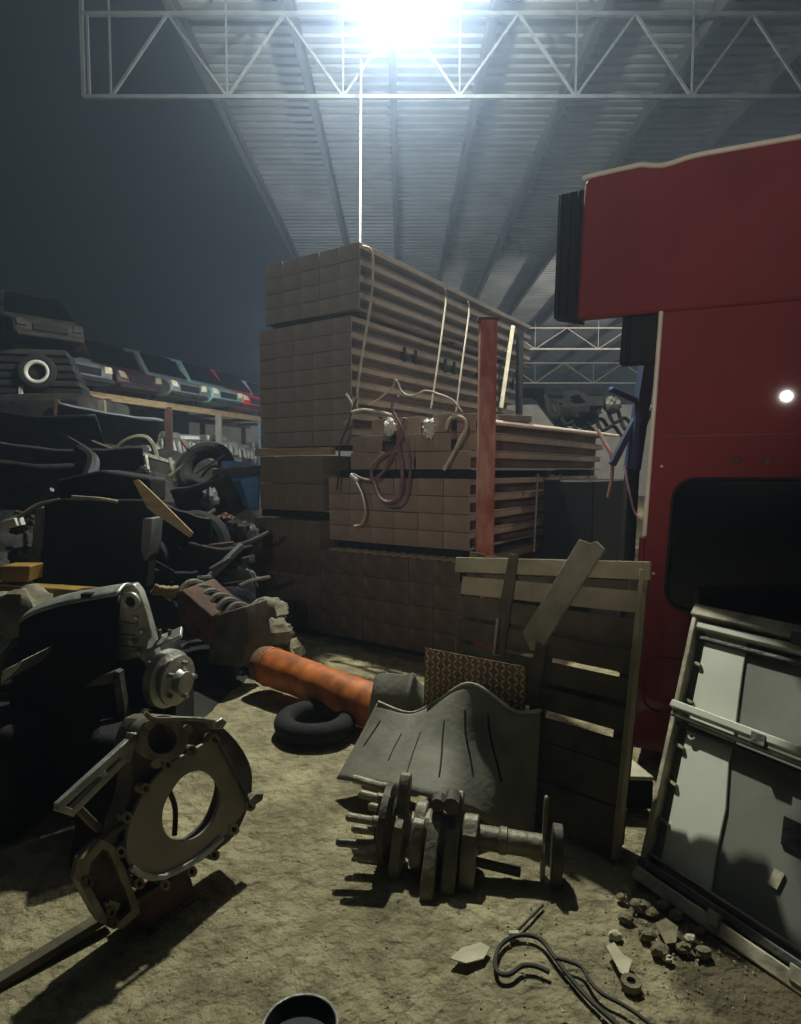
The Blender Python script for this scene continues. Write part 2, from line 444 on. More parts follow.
# bearers between the bundles
def bearer(u, va, vb, z, w, h, m, label, group=None):
    o = MB().bar(pile(u, va, z + h / 2), pile(u, vb, z + h / 2), w, h).build('timber_bearer', m, bevel=.006)
    return tag(o, label, 'timber', group)
bearer(.0, 1.50, 2.5, 1.745, .10, .07, 'timber', 'pale yellow timber bearer under the tall bundle, on top of the upright boards')
for u in (1.6, 3.0): bearer(u, 1.3, 2.5, 1.745, .1, .07, 'timber', 'timber bearer deep under the tall bundle', 'bearers deep under the tall bundle')
for u in (.22, 1.9, 3.3): bearer(u, 1.3, 2.45, 3.035, .08, .04, 'dark', 'dark spacer bar in the gap under the topmost bundle', 'spacers under the topmost bundle')
for u in (.10, 1.7, 3.1): bearer(u, .02, 1.5, 1.535, .08, .065, 'dark', 'dark spacer timber under the uneven row of beam ends', 'spacers under the uneven row')
for u in (.10, 1.5, 2.8): bearer(u, .02, 1.5, .865, .09, .07, 'dark', 'dark spacer timber on top of the ground-level beam block', 'spacers on the ground-level block')
for u in (.0, 1.4, 2.6):
    bearer(u, .02, 1.5, 0.0, .10, .075, 'dark', 'dark ground bearer under the stained beams', 'ground bearers under the beams')
    bearer(u, 1.58, 2.5, 0.0, .10, .075, 'dark', 'dark ground bearer under the stained boards', 'ground bearers under the boards')
    bearer(u + .03, 1.58, 2.45, 1.13, .08, .065, 'dark', 'dark spacer timber between the two blocks of upright boards', 'spacers between the board blocks')
# row of slats on the ledge of the lower right block
for k in range(14):
    v = .12 + k * .10
    o = MB().bar(pile(-.13, v, .868), pile(.0, v - .03, .868), .055, .022).build('slat', 'plank' if k % 2 else 'timber', smooth=0)
    tag(o, 'short slat lying on the ledge of the stained beam block', 'slat', 'slats on the ledge')

# rusty red post
pb = V((.645, 4.79, -.02)); ptop = V((P(488, 321, 4.79).x, 4.79, P(488, 321, 4.79).z))
post = empty('steel_post', (pb.x, pb.y, 0), 'rusty red painted steel post standing in front of the long beams', 'post')
MB().bar(pb, ptop, .128, .128, up=(0, 1, 0)).build('shaft', 'post', post, bevel=.008)
MB().box(V((pb.x, pb.y, .01)), (.26, .2, .02)).build('base_plate', 'post', post, bevel=.003)
MB().box(ptop + V((0, 0, .008)), (.16, .15, .016)).build('cap_plate', 'brownmetal', post, bevel=.003)

# end upright at the far end of the tall stack, spacers between the rails
def side(px, py, v):
    return RP(px, py, pile(0, v, 0), VD)
def strap(pxs, v, r, m, label, cat='strap'):
    pts = [side(x, y, v) for x, y in pxs]
    return tag(MB().tube(smoothpts(pts, 5), r, 6).build('hanging_strap', m), label, cat)
strap([(362, 246), (370, 249), (373, 262), (371, 300), (364, 345), (358, 385), (357, 412)], 1.22, .012, 'hose_pale', 'pale strap hanging over the near corner of the topmost bundle')
strap([(445, 289), (446, 300), (441, 340), (436, 375), (431, 408)], 1.225, .011, 'hose_pale', 'thin strap hanging halfway along the stack side, farther from the post')
strap([(468, 301), (469, 312), (464, 350), (460, 380), (456, 412)], 1.225, .011, 'hose_pale', 'thin strap hanging halfway along the stack side, close to the post')
a, b = side(513, 326, 1.2), side(501, 408, 1.2)
tag(MB().bar(a, b, .05, .03, up=(0, 1, 0)).build('stack_upright', 'hose_pale'), 'slim pale upright at the far end of the tall stack', 'upright')
a, b = side(520, 330, 1.16), side(519, 416, 1.16)
tag(MB().bar(a, b, .09, .05, up=(0, 1, 0)).build('stack_upright', 'dark'), 'dark upright beside the slim pale one behind the post', 'upright')
for k in range(16):
    u = .55 + (k % 8) * .42 + (.21 if k >= 8 else 0); z = 2.05 + ((k * 5) % 10) * .15
    v = 1.33 if z < 3.0 else 1.245
    if 2.95 < z < 3.15: z = 2.9
    o = MB().box(pile(u, v + .02, z), (.035, .05, .15), (UD, VD, V((0, 0, 1)))).build('spacer_block', 'dark', smooth=0)
    tag(o, 'dark spacer block wedged between rails on the stack side', 'spacer block', 'spacer blocks on the stack side')
# tie rods on the lower rails
for px, lab in ((538, 'thin rod standing against the lower long beams just beyond the post'), (560, 'thin rod standing against the lower long beams, farther from the post')):
    p0 = side(px, 474, -.02); p1 = side(px - 4, 552, -.02)
    tag(MB().cyl(p1, p0, .011, n=8).build('tie_rod', 'steel'), lab, 'rod')
# pipe and timber on top of the loose beams
o = MB().tube([side(486, 424, -.0) + V((0, 0, .02)), side(545, 430, .0) + V((0, 0, .02)), side(618, 436, .0)], .022).build('long_pipe', 'cream')
tag(o, 'long pale pipe lying along the top of the loose beams', 'pipe')
o = MB().bar(side(497, 418, .05), side(527, 419, .05), .1, .06).build('timber_offcut', 'board', bevel=.005)
tag(o, 'short brown timber offcut lying on the loose beams beside the post', 'timber')

# hoses and cables hanging in front of the beam ends
FR = pile(-.22, 0, 0)
def front(px, py, du=0.0):
    return RP(px, py, pile(-.20 + du, 0, 0), UD)
def hose(pxs, r, m, label, du=0.0, cat='hose', name='hanging_hose', closed=False):
    pts = [front(x, y, du) for x, y in pxs]
    return tag(MB().tube(smoothpts(pts, 6, closed), r, 8, closed).build(name, m), label, cat)
hose([(398, 396), (392, 408), (402, 430), (397, 445), (384, 470), (372, 480), (360, 478), (353, 474)], .013, 'hose_mauve', 'mauve hose drooping sideways across the beam ends to the coupling')
hose([(405, 418), (398, 440), (402, 470), (400, 492), (390, 502), (380, 498), (373, 482), (372, 468), (384, 455), (398, 452)], .016, 'hose_mauve', 'mauve hose loop hanging lowest in the middle', .02)
hose([(404, 430), (410, 460), (408, 490), (400, 505), (386, 505), (376, 492)], .010, 'hose_mauve', 'thin mauve hose loop behind the lowest loop', .06)
hose([(356, 482), (362, 495), (365, 512), (361, 524), (354, 526)], .009, 'hose_pale', 'thin pale cord dangling below the silver coupling', .03, 'cord')
hose([(446, 430), (449, 420), (456, 416), (464, 419), (466, 428), (460, 440), (452, 456), (444, 470)], .012, 'hose_pale', 'pale hose arched beside the post', .0)
hose([(370, 405), (380, 398), (392, 388), (396, 380), (402, 392), (412, 396), (425, 391), (438, 394), (452, 400), (462, 412)], .009, 'hose_pale', 'pale cord slung along the stack side above the beam ends', .02, 'cord')
hose([(352, 412), (364, 410), (378, 412), (392, 416), (398, 424)], .014, 'hose_pale', 'short thick pale rope end lying over the beam ends', .0, 'rope')
hose([(357, 398), (352, 412), (346, 430), (340, 446), (339, 470), (337, 490)], .009, 'hose_dark', 'dark cord hanging at the corner of the tall stack', .04, 'cord')
hose([(346, 394), (352, 405), (350, 418), (344, 424)], .012, 'hose_pale', 'short pale loop of rope at the corner of the tall stack', .05, 'rope')
for i, (px, py, lab) in enumerate(((390, 427, 'crumpled white rag stuffed between beam ends beside the mauve hoses'), (429, 428, 'crumpled white rag stuffed between beam ends close to the arched pale hose'))):
    c = front(px, py, .08)
    tag(MB().blob(c, (.05, .05, .075), .6, 2.5, seed=i).build('rag', 'whitemetal'), lab, 'rag')
tag(MB().cyl(front(351, 475, .0), front(358, 480, .0), .022, n=10).build('hose_coupling', 'whitemetal', bevel=.003), 'small silver hose coupling at the end of the drooping mauve hose', 'coupling')

# ============================================================ RED TRUCK CAB
O = V((1.312, 3.30, 0)); RD = V((.888, -.459, 0)).normalized(); ND = V((-.459, -.888, 0)).normalized()
def cab(s_, z, n=0.0):
    return O + RD * (s_ + .045 * (z - 1.3)) + ND * n + V((0, 0, z))
def rrect(s0, s1, z0, z1, r, n, k=7):
    pts = []
    for cx, cz, a0 in ((s1 - r, z1 - r, 0), (s0 + r, z1 - r, 90), (s0 + r, z0 + r, 180), (s1 - r, z0 + r, 270)):
        for i in range(k):
            a = math.radians(a0 + 90 * i / (k - 1))
            pts.append((cx + r * math.cos(a), cz + r * math.sin(a)))
    return [cab(a, b, n) for a, b in pts]
tc = empty('truck_cab', cab(1.1, 0, -1.0), 'dark red high-roof truck cab with dark side window and overhanging roof spoiler', 'truck cab')
tc.location.z = 0; tc['_o'] = list(tc.location)
# body: side skin with window opening, closed behind
mb = MB()
inner = rrect(.115, 1.25, .86, 1.56, .11, 0)
outer = []
def rectproj(p, s0, s1, z0, z1, c):
    return p
oz = rrect(0, 2.3, .08, 2.44, .02, 0)
mb.ring(oz, inner, ND * -.05)
body = mb.build('side_skin', 'red', tc, smooth=30)
MB().prism([cab(0.0, .08, -.05), cab(2.3, .08, -.05), cab(2.3, 2.44, -.05), cab(0.0, 2.44, -.05)], ND * -.02) if False else None
mb = MB()
for a, b in ((0.0, .05), (2.25, 2.3)):
    mb.prism([cab(a, .08, -.05), cab(b, .08, -.05), cab(b, 2.44, -.05), cab(a, 2.44, -.05)], ND * -2.1)
mb.prism([cab(.05, .08, -.05), cab(2.25, .08, -.05), cab(2.25, .16, -.05), cab(.05, .16, -.05)], ND * -2.1)
mb.prism([cab(0, .08, -2.15), cab(2.3, .08, -2.15), cab(2.3, 2.44, -2.15), cab(0, 2.44, -2.15)], ND * -.05)
mb.build('cab_shell', 'red_dark', tc)
g = MB().prism(rrect(.10, 1.27, .84, 1.58, .12, -.025), ND * -.012).build('side_window', 'glass', tc)
mb = MB(); mb.tube(rrect(.118, 1.247, .863, 1.557, .108, -.006), .010, 6, True); mb.build('window_seal', 'black', g)
# seams
MB().bar(cab(.03, 1.775, .0005), cab(2.28, 1.775, .0005), .006, .008, up=ND).build('panel_seam', 'red_dark', tc)
MB().tube(rrect(.05, 1.4, .30, .60, .08, .001), .006, 6, True).build('pressed_outline', 'red_dark', tc)
mb = MB(); mb.tube([cab(-.005, z, .004) for z in (1.25, 1.6, 2.0, 2.43)], .012, 8); mb.tube([cab(-.005, 2.425, .004), cab(.05, 2.43, .006)], .009, 8)
mb.build('corner_edging', 'cream', tc)
mb = MB(); mb.tube([cab(-.012, z, .006) for z in (.3, .6, .9, 1.24)], .017, 8); mb.build('corner_hinge_strip', 'red', tc)
for s_, z in ((.055, 1.62), (.055, 1.05)):
    MB().cyl(cab(s_, z, 0), cab(s_, z, .008), .007, n=10).build('screw', 'whitemetal', tc)
for s_, z in ((.40, 1.65), (.53, 1.64)):
    MB().lathe(cab(s_, z, 0), ND, [(.020, 0), (.018, .006), (.008, .01)], 14).build('plug', 'brownmetal', tc)
# high roof / spoiler with a rounded upper edge and overhang to the rear
def cabsz(px, py):
    p = RP(px, py, O, ND); return (p - O).dot(RD) - .045 * (p.z - 1.3), p.z
(S0, ZL), (SM, ZM), (SR, ZR) = cabsz(583, 180), cabsz(640, 167), cabsz(801, 139)
(SB, ZB), (SC, ZC) = cabsz(577, 320), cabsz(801, 309)
def roof_top(s_):
    if s_ < SM:
        k = (s_ - S0) / (SM - S0)
        return ZL + (ZM - ZL) * k ** .6 if k > 0 else ZL
    x = (min(s_, 1.2) - SM) / (SR - SM)
    return ZM + (ZR - ZM) * x - .022 * math.exp(-((x - .16) / .14) ** 2) * min(1, x / .1)
ss = [S0 + i * .05 for i in range(14)] + [.5, .7, .9, 1.3, 1.8, 2.3]
prof = [cab(s_, roof_top(s_), .02) for s_ in ss]
prof[0] = prof[0] + RD * .012 - V((0, 0, .02))
low = [cab(2.3, ZC, .02), cab(SB, ZB, .02)]
MB().prism(low[::-1] + prof[::-1], ND * -.07).build('roof_spoiler', 'red', tc, bevel=.018)
zt_ = min(ZL, ZR) - .03
MB().prism([cab(.0, 2.44, -.05), cab(2.3, 2.44, -.05), cab(2.3, zt_, -.05), cab(.0, zt_ - .02, -.05)], ND * -2.1).build('high_roof', 'red_dark', tc, bevel=.03)
MB().tube(smoothpts([cab(s_, roof_top(s_) + .004, .016) for s_ in ss], 3), .013, 8).build('roof_edge_glint', 'cream', tc)  # light caught on the roof edge, put in as a cream tube
fe = [cabsz(x, y) for x, y in ((551, 316), (580, 320), (586, 184), (556, 190))]
mb = MB(); mb.prism([cab(a_, b_, -.06) for a_, b_ in fe], ND * -.08)
for k in range(3):
    a_, b_ = fe[0][0] + (fe[1][0] - fe[0][0]) * (.15 + .3 * k), fe[3][0] + (fe[2][0] - fe[3][0]) * (.15 + .3 * k)
    mb.bar(cab(a_, fe[0][1] + .01, -.05), cab(b_, fe[3][1] - .01, -.05), .014, .03, up=ND)
mb.build('side_extender', 'black', tc, bevel=.004)
mb = MB(); mb.prism([cab(-.20, 2.17, -.03), cab(-.02, 2.17, -.03), cab(-.02, ZB, -.03), cab(-.20, ZB, -.03)], ND * -.1)
mb.bar(cab(-.16, 2.17, -.025), cab(-.16, ZB, -.025), .012, .02); mb.build('spoiler_bracket', 'black', tc, bevel=.006)
for s0 in (.25, 1.6):
    MB().box(cab(s0, .04, -.4), (.3, .4, .10), (RD, ND, V((0, 0, 1)))).build('support_block', 'dark', tc, bevel=.01)
    MB().box(cab(s0, .04, -1.8), (.3, .4, .10), (RD, ND, V((0, 0, 1)))).build('support_block', 'dark', tc, bevel=.01)

# things between the cab and the beam stack
bh = empty('blue_hoist', P(628, 470, 4.9).xy.to_3d(), 'blue painted hoist frame in the gap behind the truck cab', 'hoist')
mb = MB(); mb.bar(P(650, 345, 4.9), P(632, 470, 4.9), .10, .12, up=(0, 1, 0)); mb.build('mast', 'navy', bh, bevel=.01)
q = P(632, 470, 4.9); MB().bar(q, V((q.x - .05, 4.9, 0)), .09, .1, up=(0, 1, 0)).build('mast', 'dark', bh, bevel=.008)
MB().bar(P(640, 402, 4.9), P(610, 389, 4.85), .06, .035).build('arm', 'deepblue', bh, bevel=.01)
MB().bar(P(648, 395, 4.92), P(612, 465, 4.88), .05, .05).build('brace', 'navy', bh, bevel=.005)
MB().bar(P(656, 400, 4.95), P(628, 462, 4.95), .02, .03).build('brace', 'grey', bh)
dm = empty('dark_engine', P(575, 470, 9.6).xy.to_3d(), 'dark tangled engine on a stand beyond the far end of the long beams', 'engine')
mb = MB(); mb.blob(P(578, 408, 9.6), (.40, .3, .24), .7, 3.4, seed=4); mb.build('block', 'dark', dm)
mb = MB(); mb.bar(P(520, 393, 9.7), P(600, 392, 9.7), .3, .12); mb.build('top_beam', 'dark', dm)
mb = MB(); mb.bar(P(536, 395, 9.6), P(565, 432, 9.6), .12, .12); mb.build('prop', 'dark', dm)
mb = MB()
for k in range(7):
    x, y = 545 + k * 12, 405 + (k * 7) % 15
    mb.tube(smoothpts([P(x, y - 10, 9.5), P(x + 8, y + 12, 9.4), P(x + 20, y + 8, 9.45), P(x + 28, y + 18, 9.5)], 5), .03, 6)
mb.build('pipes', 'dark', dm)
q = P(575, 430, 9.6); MB().bar(q, V((q.x, q.y, 0)), .5, .4, up=(0, 1, 0)).build('stand', 'dark', dm)
MB().blob(P(612, 405, 9.4), (.13, .1, .12), .5, 3, seed=9).build('pump', 'alloy_dark', dm)
tag(MB().tube(smoothpts([P(598, 430, 5.6), P(604, 442, 5.5), P(611, 455, 5.4), P(612, 475, 5.35), P(608, 498, 5.3)], 6), .016).build('hanging_hose', 'copper'), 'reddish hose hanging beside the blue hoist', 'hose')
tag(MB().tube(smoothpts([P(624, 465, 4.6), P(629, 490, 4.5), P(634, 510, 4.45), P(640, 520, 4.4)], 6), .008).build('hanging_hose', 'hose_mauve'), 'thin dark red cable drooping against the dark gap beside the cab', 'cable')
tag(MB().box(V((2.0, 6.6, .75)), (1.3, .5, 1.5), (UD, VD, V((0, 0, 1)))).build('shade_box', 'black', bevel=.02), 'black box standing in for the shade between the long beams and the cab', 'shade box')  # black box filling a gap that holds only shade

# ============================================================ PALLET AND PLANKS
PB = G(613, 857); PV = (V((.15, 3.12, 0)) - PB).normalized(); PU = (P(641, 574, 2.70) - PB).normalized(); PN = PV.cross(PU).normalized()
if PN.y > 0: PN = -PN
def pal(w, t, n=0.0):
    return PB + PV * w + PU * t + PN * n
pa = empty('wooden_pallet', PB + PV * .45, 'grey-brown wooden pallet standing on edge in front of the red cab', 'pallet')
rows_ = [(.01, .19, 0, .93), (.20, .36, .0, .93), (.375, .475, .0, .93), (.505, .605, -.01, .93), (.63, .725, .0, .92), (.75, .85, -.01, .92), (.88, .985, .0, .94), (1.01, 1.105, -.035, .93), (1.145, 1.225, -.045, .99)]
for k, (t0, t1, w0, w1) in enumerate(rows_):
    mb = MB(); dz = U(-.008, .008)
    sl = (0, 0, 0, 0, .008, .012, .025, .045, .075)[k]     # boards nailed on askew towards the top
    bd = (PV - PU * sl).normalized()
    mb.box(pal((w0 + w1) / 2, (t0 + t1) / 2 + dz - sl * .40, .012), (w1 - w0, t1 - t0, .022), (bd, PN.cross(bd).normalized(), PN))
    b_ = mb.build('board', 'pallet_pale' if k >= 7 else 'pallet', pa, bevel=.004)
    if k == 8: b_['label'] = 'pale long top board'
for w in (.03, .44, .90):
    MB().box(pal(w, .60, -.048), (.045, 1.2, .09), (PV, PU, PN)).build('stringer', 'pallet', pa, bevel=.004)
for t in (.10, .37, .61, .86, 1.12):
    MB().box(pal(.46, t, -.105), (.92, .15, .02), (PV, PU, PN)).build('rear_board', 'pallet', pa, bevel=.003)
MB().box(pal(-.012, .6, .0), (.022, 1.2, .06), (PV, PU, PN)).build('edge_batten', 'pallet_pale', pa, bevel=.003)
# leaning broken plank
def palpx(px, py, n):
    return RP(px, py, pal(0, 0, n), PN)
q = [palpx(x, y, .05) for x, y in ((579, 539), (590, 543), (596, 541), (604, 549), (585, 578), (548, 638), (541, 652), (530, 650), (522, 632), (545, 596))]
tag(MB().prism(q, PN * -.024).build('broken_plank', 'plank', bevel=.003), 'broken grey plank leaning diagonally across the top of the pallet', 'plank')
q = [palpx(x, y, .05) for x, y in ((509, 553), (517, 555), (512, 595), (503, 656), (494, 655), (500, 600))]
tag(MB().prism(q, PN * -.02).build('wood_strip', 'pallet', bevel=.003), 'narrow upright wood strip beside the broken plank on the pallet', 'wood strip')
q = [palpx(x, y, .05) for x, y in ((536, 640), (546, 645), (543, 668), (536, 706), (524, 705), (530, 670))]
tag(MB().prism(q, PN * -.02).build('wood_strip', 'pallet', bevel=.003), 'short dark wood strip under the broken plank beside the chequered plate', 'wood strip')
q = [palpx(x, y, .05) for x, y in ((496, 618), (502, 618), (499, 656), (492, 655))]
tag(MB().prism(q, PN * -.02).build('wood_strip', 'pallet_pale', bevel=.003), 'short pale wood stub at the foot of the narrow upright strip', 'wood strip')
# carton behind the pallet, lit top and dark front put into its colours
cq = [(586, 731), (603, 736), (654, 777), (592, 775)]
cb = empty('crate', G(620, 775, .17).xy.to_3d(), 'crate with lit top and shaded front put into its colours in the gap between pallet and red cab', 'crate')
ctop = [G(x, y, .17) for x, y in cq]
MB().prism([p * .995 + V((.004, .012, -.02)) for p in ctop], (0, 0, -.135)).build('box_body', 'dark', cb, bevel=.005)
ld = MB().prism(ctop, (0, 0, -.02)).build('lid', 'paper', cb, bevel=.003)
ld['label'] = 'pale lid, lit tone in its colour'

# chequered steel plate
c0, c1 = P(425, 648, 3.17), P(526, 667, 2.82)
dn = V((0, 0, 1)) * -1 + V((c0 - c1).to_2d().to_3d().cross(V((0, 0, 1)))).normalized() * .0
tn = (c1 - c0); nn = V((tn.y, -tn.x, 0)).normalized()
if nn.y > 0: nn = -nn
dn = (V((0, 0, -1)) + nn * .03).normalized()
HT = .52
pn = tn.cross(dn).normalized()
if pn.y > 0: pn = -pn
mb = MB()
def pl(u, v, n=0): return c0 + tn * u + dn * (v * HT) + pn * n
mb.prism([pl(0, 0), pl(1, 0), pl(1, 1), pl(0, 1)], pn * -.006)
chq = mb.build('chequer_plate', 'plate', smooth=0)
mb = MB()
tw = tn.length; tdir = tn.normalized()
ci = 0
for i in range(17):
    for j in range(20):
        u = (i + .5) / 17; v = (j + .5) / 20
        d = (tdir + dn) if (i + j) % 2 else (tdir - dn)
        d.normalize(); e_ = d.cross(pn)
        c = pl(u, v)
        mb.add([c + d * .018, c + e_ * .0065, c - d * .018, c - e_ * .0065, c + pn * .004], [(0, 1, 4), (1, 2, 4), (2, 3, 4), (3, 0, 4)])
tag(mb.build('lozenge_pattern', 'lozenge', chq, smooth=0) and chq, 'brown chequered steel plate leaning upright on the pallet behind the rubber mat', 'steel plate')

# ============================================================ RUBBER MAT
cols = [(0.0, (378, 702, 3.20), (360, 738, 3.10), (337, 779, 2.97)),
        (.22, (411, 713, 3.11), (396, 746, 2.94), (385, 786, 2.75)),
        (.40, (440, 699, 3.02), (425, 744, 2.86), (412, 792, 2.60)),
        (.51, (460, 686, 2.97), (448, 746, 2.81), (436, 799, 2.54)),
        (.60, (472, 684, 2.93), (463, 748, 2.79), (452, 806, 2.54)),
        (.68, (487, 691, 2.89), (482, 752, 2.78), (472, 815, 2.57)),
        (.84, (511, 709, 2.79), (510, 765, 2.71), (503, 832, 2.59)),
        (.92, (526, 712, 2.75), (525, 768, 2.69), (518, 840, 2.60)),
        (1.0, (541, 710, 2.715), (538, 770, 2.67), (533, 848, 2.61))]
ctl = [(s_, P(*a), P(*b), P(*c)) for s_, a, b, c in cols]
def matpt(u, v, n=0):
    k = 0
    while k < len(ctl) - 2 and u > ctl[k + 1][0]: k += 1
    out = []
    for q in (1, 2, 3):
        p0 = ctl[max(k - 1, 0)][q]; p1 = ctl[k][q]; p2 = ctl[k + 1][q]; p3 = ctl[min(k + 2, len(ctl) - 1)][q]
        t = (u - ctl[k][0]) / (ctl[k + 1][0] - ctl[k][0])
        out.append(.5 * ((2 * p1) + (p2 - p0) * t + (2 * p0 - 5 * p1 + 4 * p2 - p3) * t * t + (3 * p1 - p0 - 3 * p2 + p3) * t ** 3))
    a, b, c = out
    w_ = 2.6
    k0, k1, k2 = (1 - v) ** 2, 2 * w_ * v * (1 - v), v * v
    p = (a * k0 + b * k1 + c * k2) / (k0 + k1 + k2)
    return p + V((0, -n, n * .4))
rm = empty('rubber_mat', P(440, 800, 2.95).xy.to_3d(), 'large grey moulded rubber mat with wavy raised edge leaning on the pallet', 'mat')
mb = MB(); mb.grid(lambda u, v: matpt(u, v), 60, 36)
sheet = mb.build('sheet', 'rubber', rm, solid=.012, smooth=60)
mb = MB(); mb.tube([matpt(i / 60, 0, .004) for i in range(61)], .009, 8); mb.build('raised_lip', 'worn_lit_edge', rm)
for (u0, v0, u1, v1) in ((.08, .12, .06, .62), (.22, .22, .20, .80), (.34, .26, .33, .93), (.46, .18, .50, .90), (.58, .12, .66, .80), (.70, .10, .80, .75)):
    MB().tube([matpt(u0 + (u1 - u0) * t / 14, v0 + (v1 - v0) * t / 14, .006) for t in range(15)], .005, 6).build('rib', 'tyre', sheet)
mb = MB()
for k in range(9):
    u0, v0 = .70 + .012 * k, .10 + .035 * k
    mb.tube([matpt(u0, v0, .006), matpt(u0 + .045, v0 - .035, .006)], .004, 6)
mb.build('embossed_marks', 'rubber', sheet)
bf = [(375, 676, 3.30), (386, 673, 3.29), (404, 675, 3.26), (413, 673, 3.25), (418, 681, 3.24), (426, 686, 3.22), (436, 680, 3.20), (450, 680, 3.17), (462, 688, 3.12)]
bt = smoothpts([P(*q) for q in bf], 4)
n_ = len(bt)
mb = MB()
lowp = [P(362 + 95 * i / (n_ - 1), 745, 3.30 - .2 * i / (n_ - 1)) for i in range(n_)]
mb.add(bt + lowp, [(i, i + 1, n_ + i + 1, n_ + i) for i in range(n_ - 1)])
mb.build('rear_flap', 'rubber', rm, solid=.012, smooth=60)

# ============================================================ ORANGE CYLINDER AND TYRE
c0, c1 = P(262, 663, 4.42), P(398, 716, 3.62)
ax_ = (c1 - c0); Lc = ax_.length; an = ax_.normalized()
oc = empty('gas_cylinder', ((c0 + c1) / 2).xy.to_3d(), 'dented orange steel cylinder lying on the ground in front of the stack', 'cylinder')
R_ = .135
prof = [(.05, -.035), (.09, -.025), (R_ * .9, .0), (R_, .05), (R_, .10)]
n_ = 40; mb = MB()
full = [(R_, .10 + (Lc - .10) * i / 24) for i in range(25)]
mb.lathe(c0, an, full, n_)
for i, p in enumerate(mb.v):
    t = (p - c0).dot(an); ctr = c0 + an * t; d = p - ctr
    dent = .045 * math.exp(-((t - .42) / .12) ** 2) + .05 * math.exp(-((t - .72) / .10) ** 2)
    face = max(0, d.normalized().dot(V((-.3, -.75, -.45)).normalized())) ** 3
    mb.v[i] = ctr + d * (1 - 1.6 * dent * face * 2)
mb.build('barrel', 'orange', oc, smooth=50)
ec = MB().lathe(c0, an, prof, n_).build('domed_end', 'dusty', oc, smooth=60); ec['label'] = 'dusty grey domed end'
MB().torus(c0 + an * .115, an, R_ + .001, .006, 40, 8).build('weld_ring', 'orange', oc)
tp = G(316, 722, .05)
ty = empty('tyre', V((tp.x, tp.y - .02, 0)), 'black worn tyre lying flat under the orange cylinder', 'tyre')
ty['_o'] = list(ty.location)
mb = MB(); mb.torus(V((tp.x, tp.y - .02, .062)), (0, 0, 1), .19, .062, 40, 14); mb.build('carcass', 'tyre', ty)
mb = MB(); mb.torus(V((tp.x, tp.y - .02, .105)), (0, 0, 1), .165, .012, 40, 8); mb.build('bead', 'tyre', ty)
tp2 = V((tp.x + .0, tp.y + .28, 0))

# ============================================================ CRANKSHAFT
A0, A1 = P(374, 820, 2.48), P(550, 848, 2.34)
ca = (A1 - A0).normalized(); LA = (A1 - A0).length
cx, cy, _ = basis(ca)
ck = empty('crankshaft', ((A0 + A1) / 2).xy.to_3d(), 'greasy steel crankshaft lying on the dirt before the rubber mat', 'crankshaft')
def ap(t): return A0 + ca * (t * LA)
zv = V((0, 0, 1)) - ca * ca.z; zv.normalize(); hv = ca.cross(zv).normalized()   # up / sideways round the shaft
if hv.y > 0: hv = -hv
def web(t, th, up, dn_, wd, tilt, name='web', m='steel', narrow=.55):
    c = ap(t); r = math.radians(tilt)
    u = zv * math.cos(r) + hv * math.sin(r); s_ = -zv * math.sin(r) + hv * math.cos(r)
    out = []
    for k in range(28):
        a = 2 * math.pi * k / 28
        y = math.sin(a); x = math.cos(a)
        L_ = up if y > 0 else dn_
        w_ = wd * (narrow if y > 0 else 1.0)
        out.append(c + u * (y * L_) + s_ * (math.copysign(abs(x) ** .6, x) * w_))
    return MB().prism(out, ca * th).build(name, m, ck, bevel=.006)
MB().cyl(ap(.02), ap(.45), .055, n=24).build('main_journal', 'steel', ck)
web(.13, .045, .20, .23, .085, -22, narrow=.6)
MB().lathe(ap(.02), ca, [(.06, 0), (.105, .01), (.11, .06), (.09, .08)], 28).build('hub', 'castiron', ck)
for k in range(9):
    a = 2 * math.pi * k / 9 + .35
    d = zv * math.cos(a) + hv * math.sin(a)
    c = ap(.10) + d * .125
    MB().lathe(c, -ca + d * .12, [(.021, 0), (.021, .05), (.017, .055), (.017, .12 + .03 * (k % 3)), (.011, .13 + .03 * (k % 3))], 12).build('stud', 'steel', ck)
MB().lathe(ap(.05), ca, [(.12, 0), (.15, .008), (.15, .035), (.12, .045)], 32).build('stud_flange', 'castiron', ck)
web(.24, .05, .10, .15, .09, -40, m='steel', narrow=.8)
MB().cyl(ap(.28) - zv * .01, ap(.44) - zv * .01, .085, n=28).build('crank_pin', 'steel', ck)
web(.33, .05, .08, .27, .10, -48, m='steel', narrow=.8)
web(.43, .055, .16, .25, .10, -34, m='steel')
mb = MB()
c = ap(.45) + zv * .13; mb.cyl(c - hv * .04, c + hv * .04, .034, n=12)
mb.build('lug', 'castiron', ck)
c2 = ap(.37) + zv * .12; MB().cyl(c2 - hv * .03, c2 + hv * .03, .028, n=12).build('lug', 'castiron', ck)
web(.52, .06, .08, .20, .09, -30, m='steel', narrow=.9)
MB().cyl(ap(.50), ap(.97), .046, n=24).build('tail_shaft', 'steel', ck)
MB().lathe(ap(.72), ca, [(.046, 0), (.052, .005), (.052, .03), (.046, .035)], 24).build('collar', 'steel', ck)
web(.955, .016, .20, .13, .06, -8, 'end_flange', 'steel', .45)
web(1.01, .04, .09, .13, .075, -14, 'end_flange', 'castiron', .9)
MB().bar(ap(.55) - zv * .09 + hv * .02, ap(.85) - zv * .10 + hv * .03, .03, .03).build('counterweight_bar', 'castiron', ck, bevel=.006)

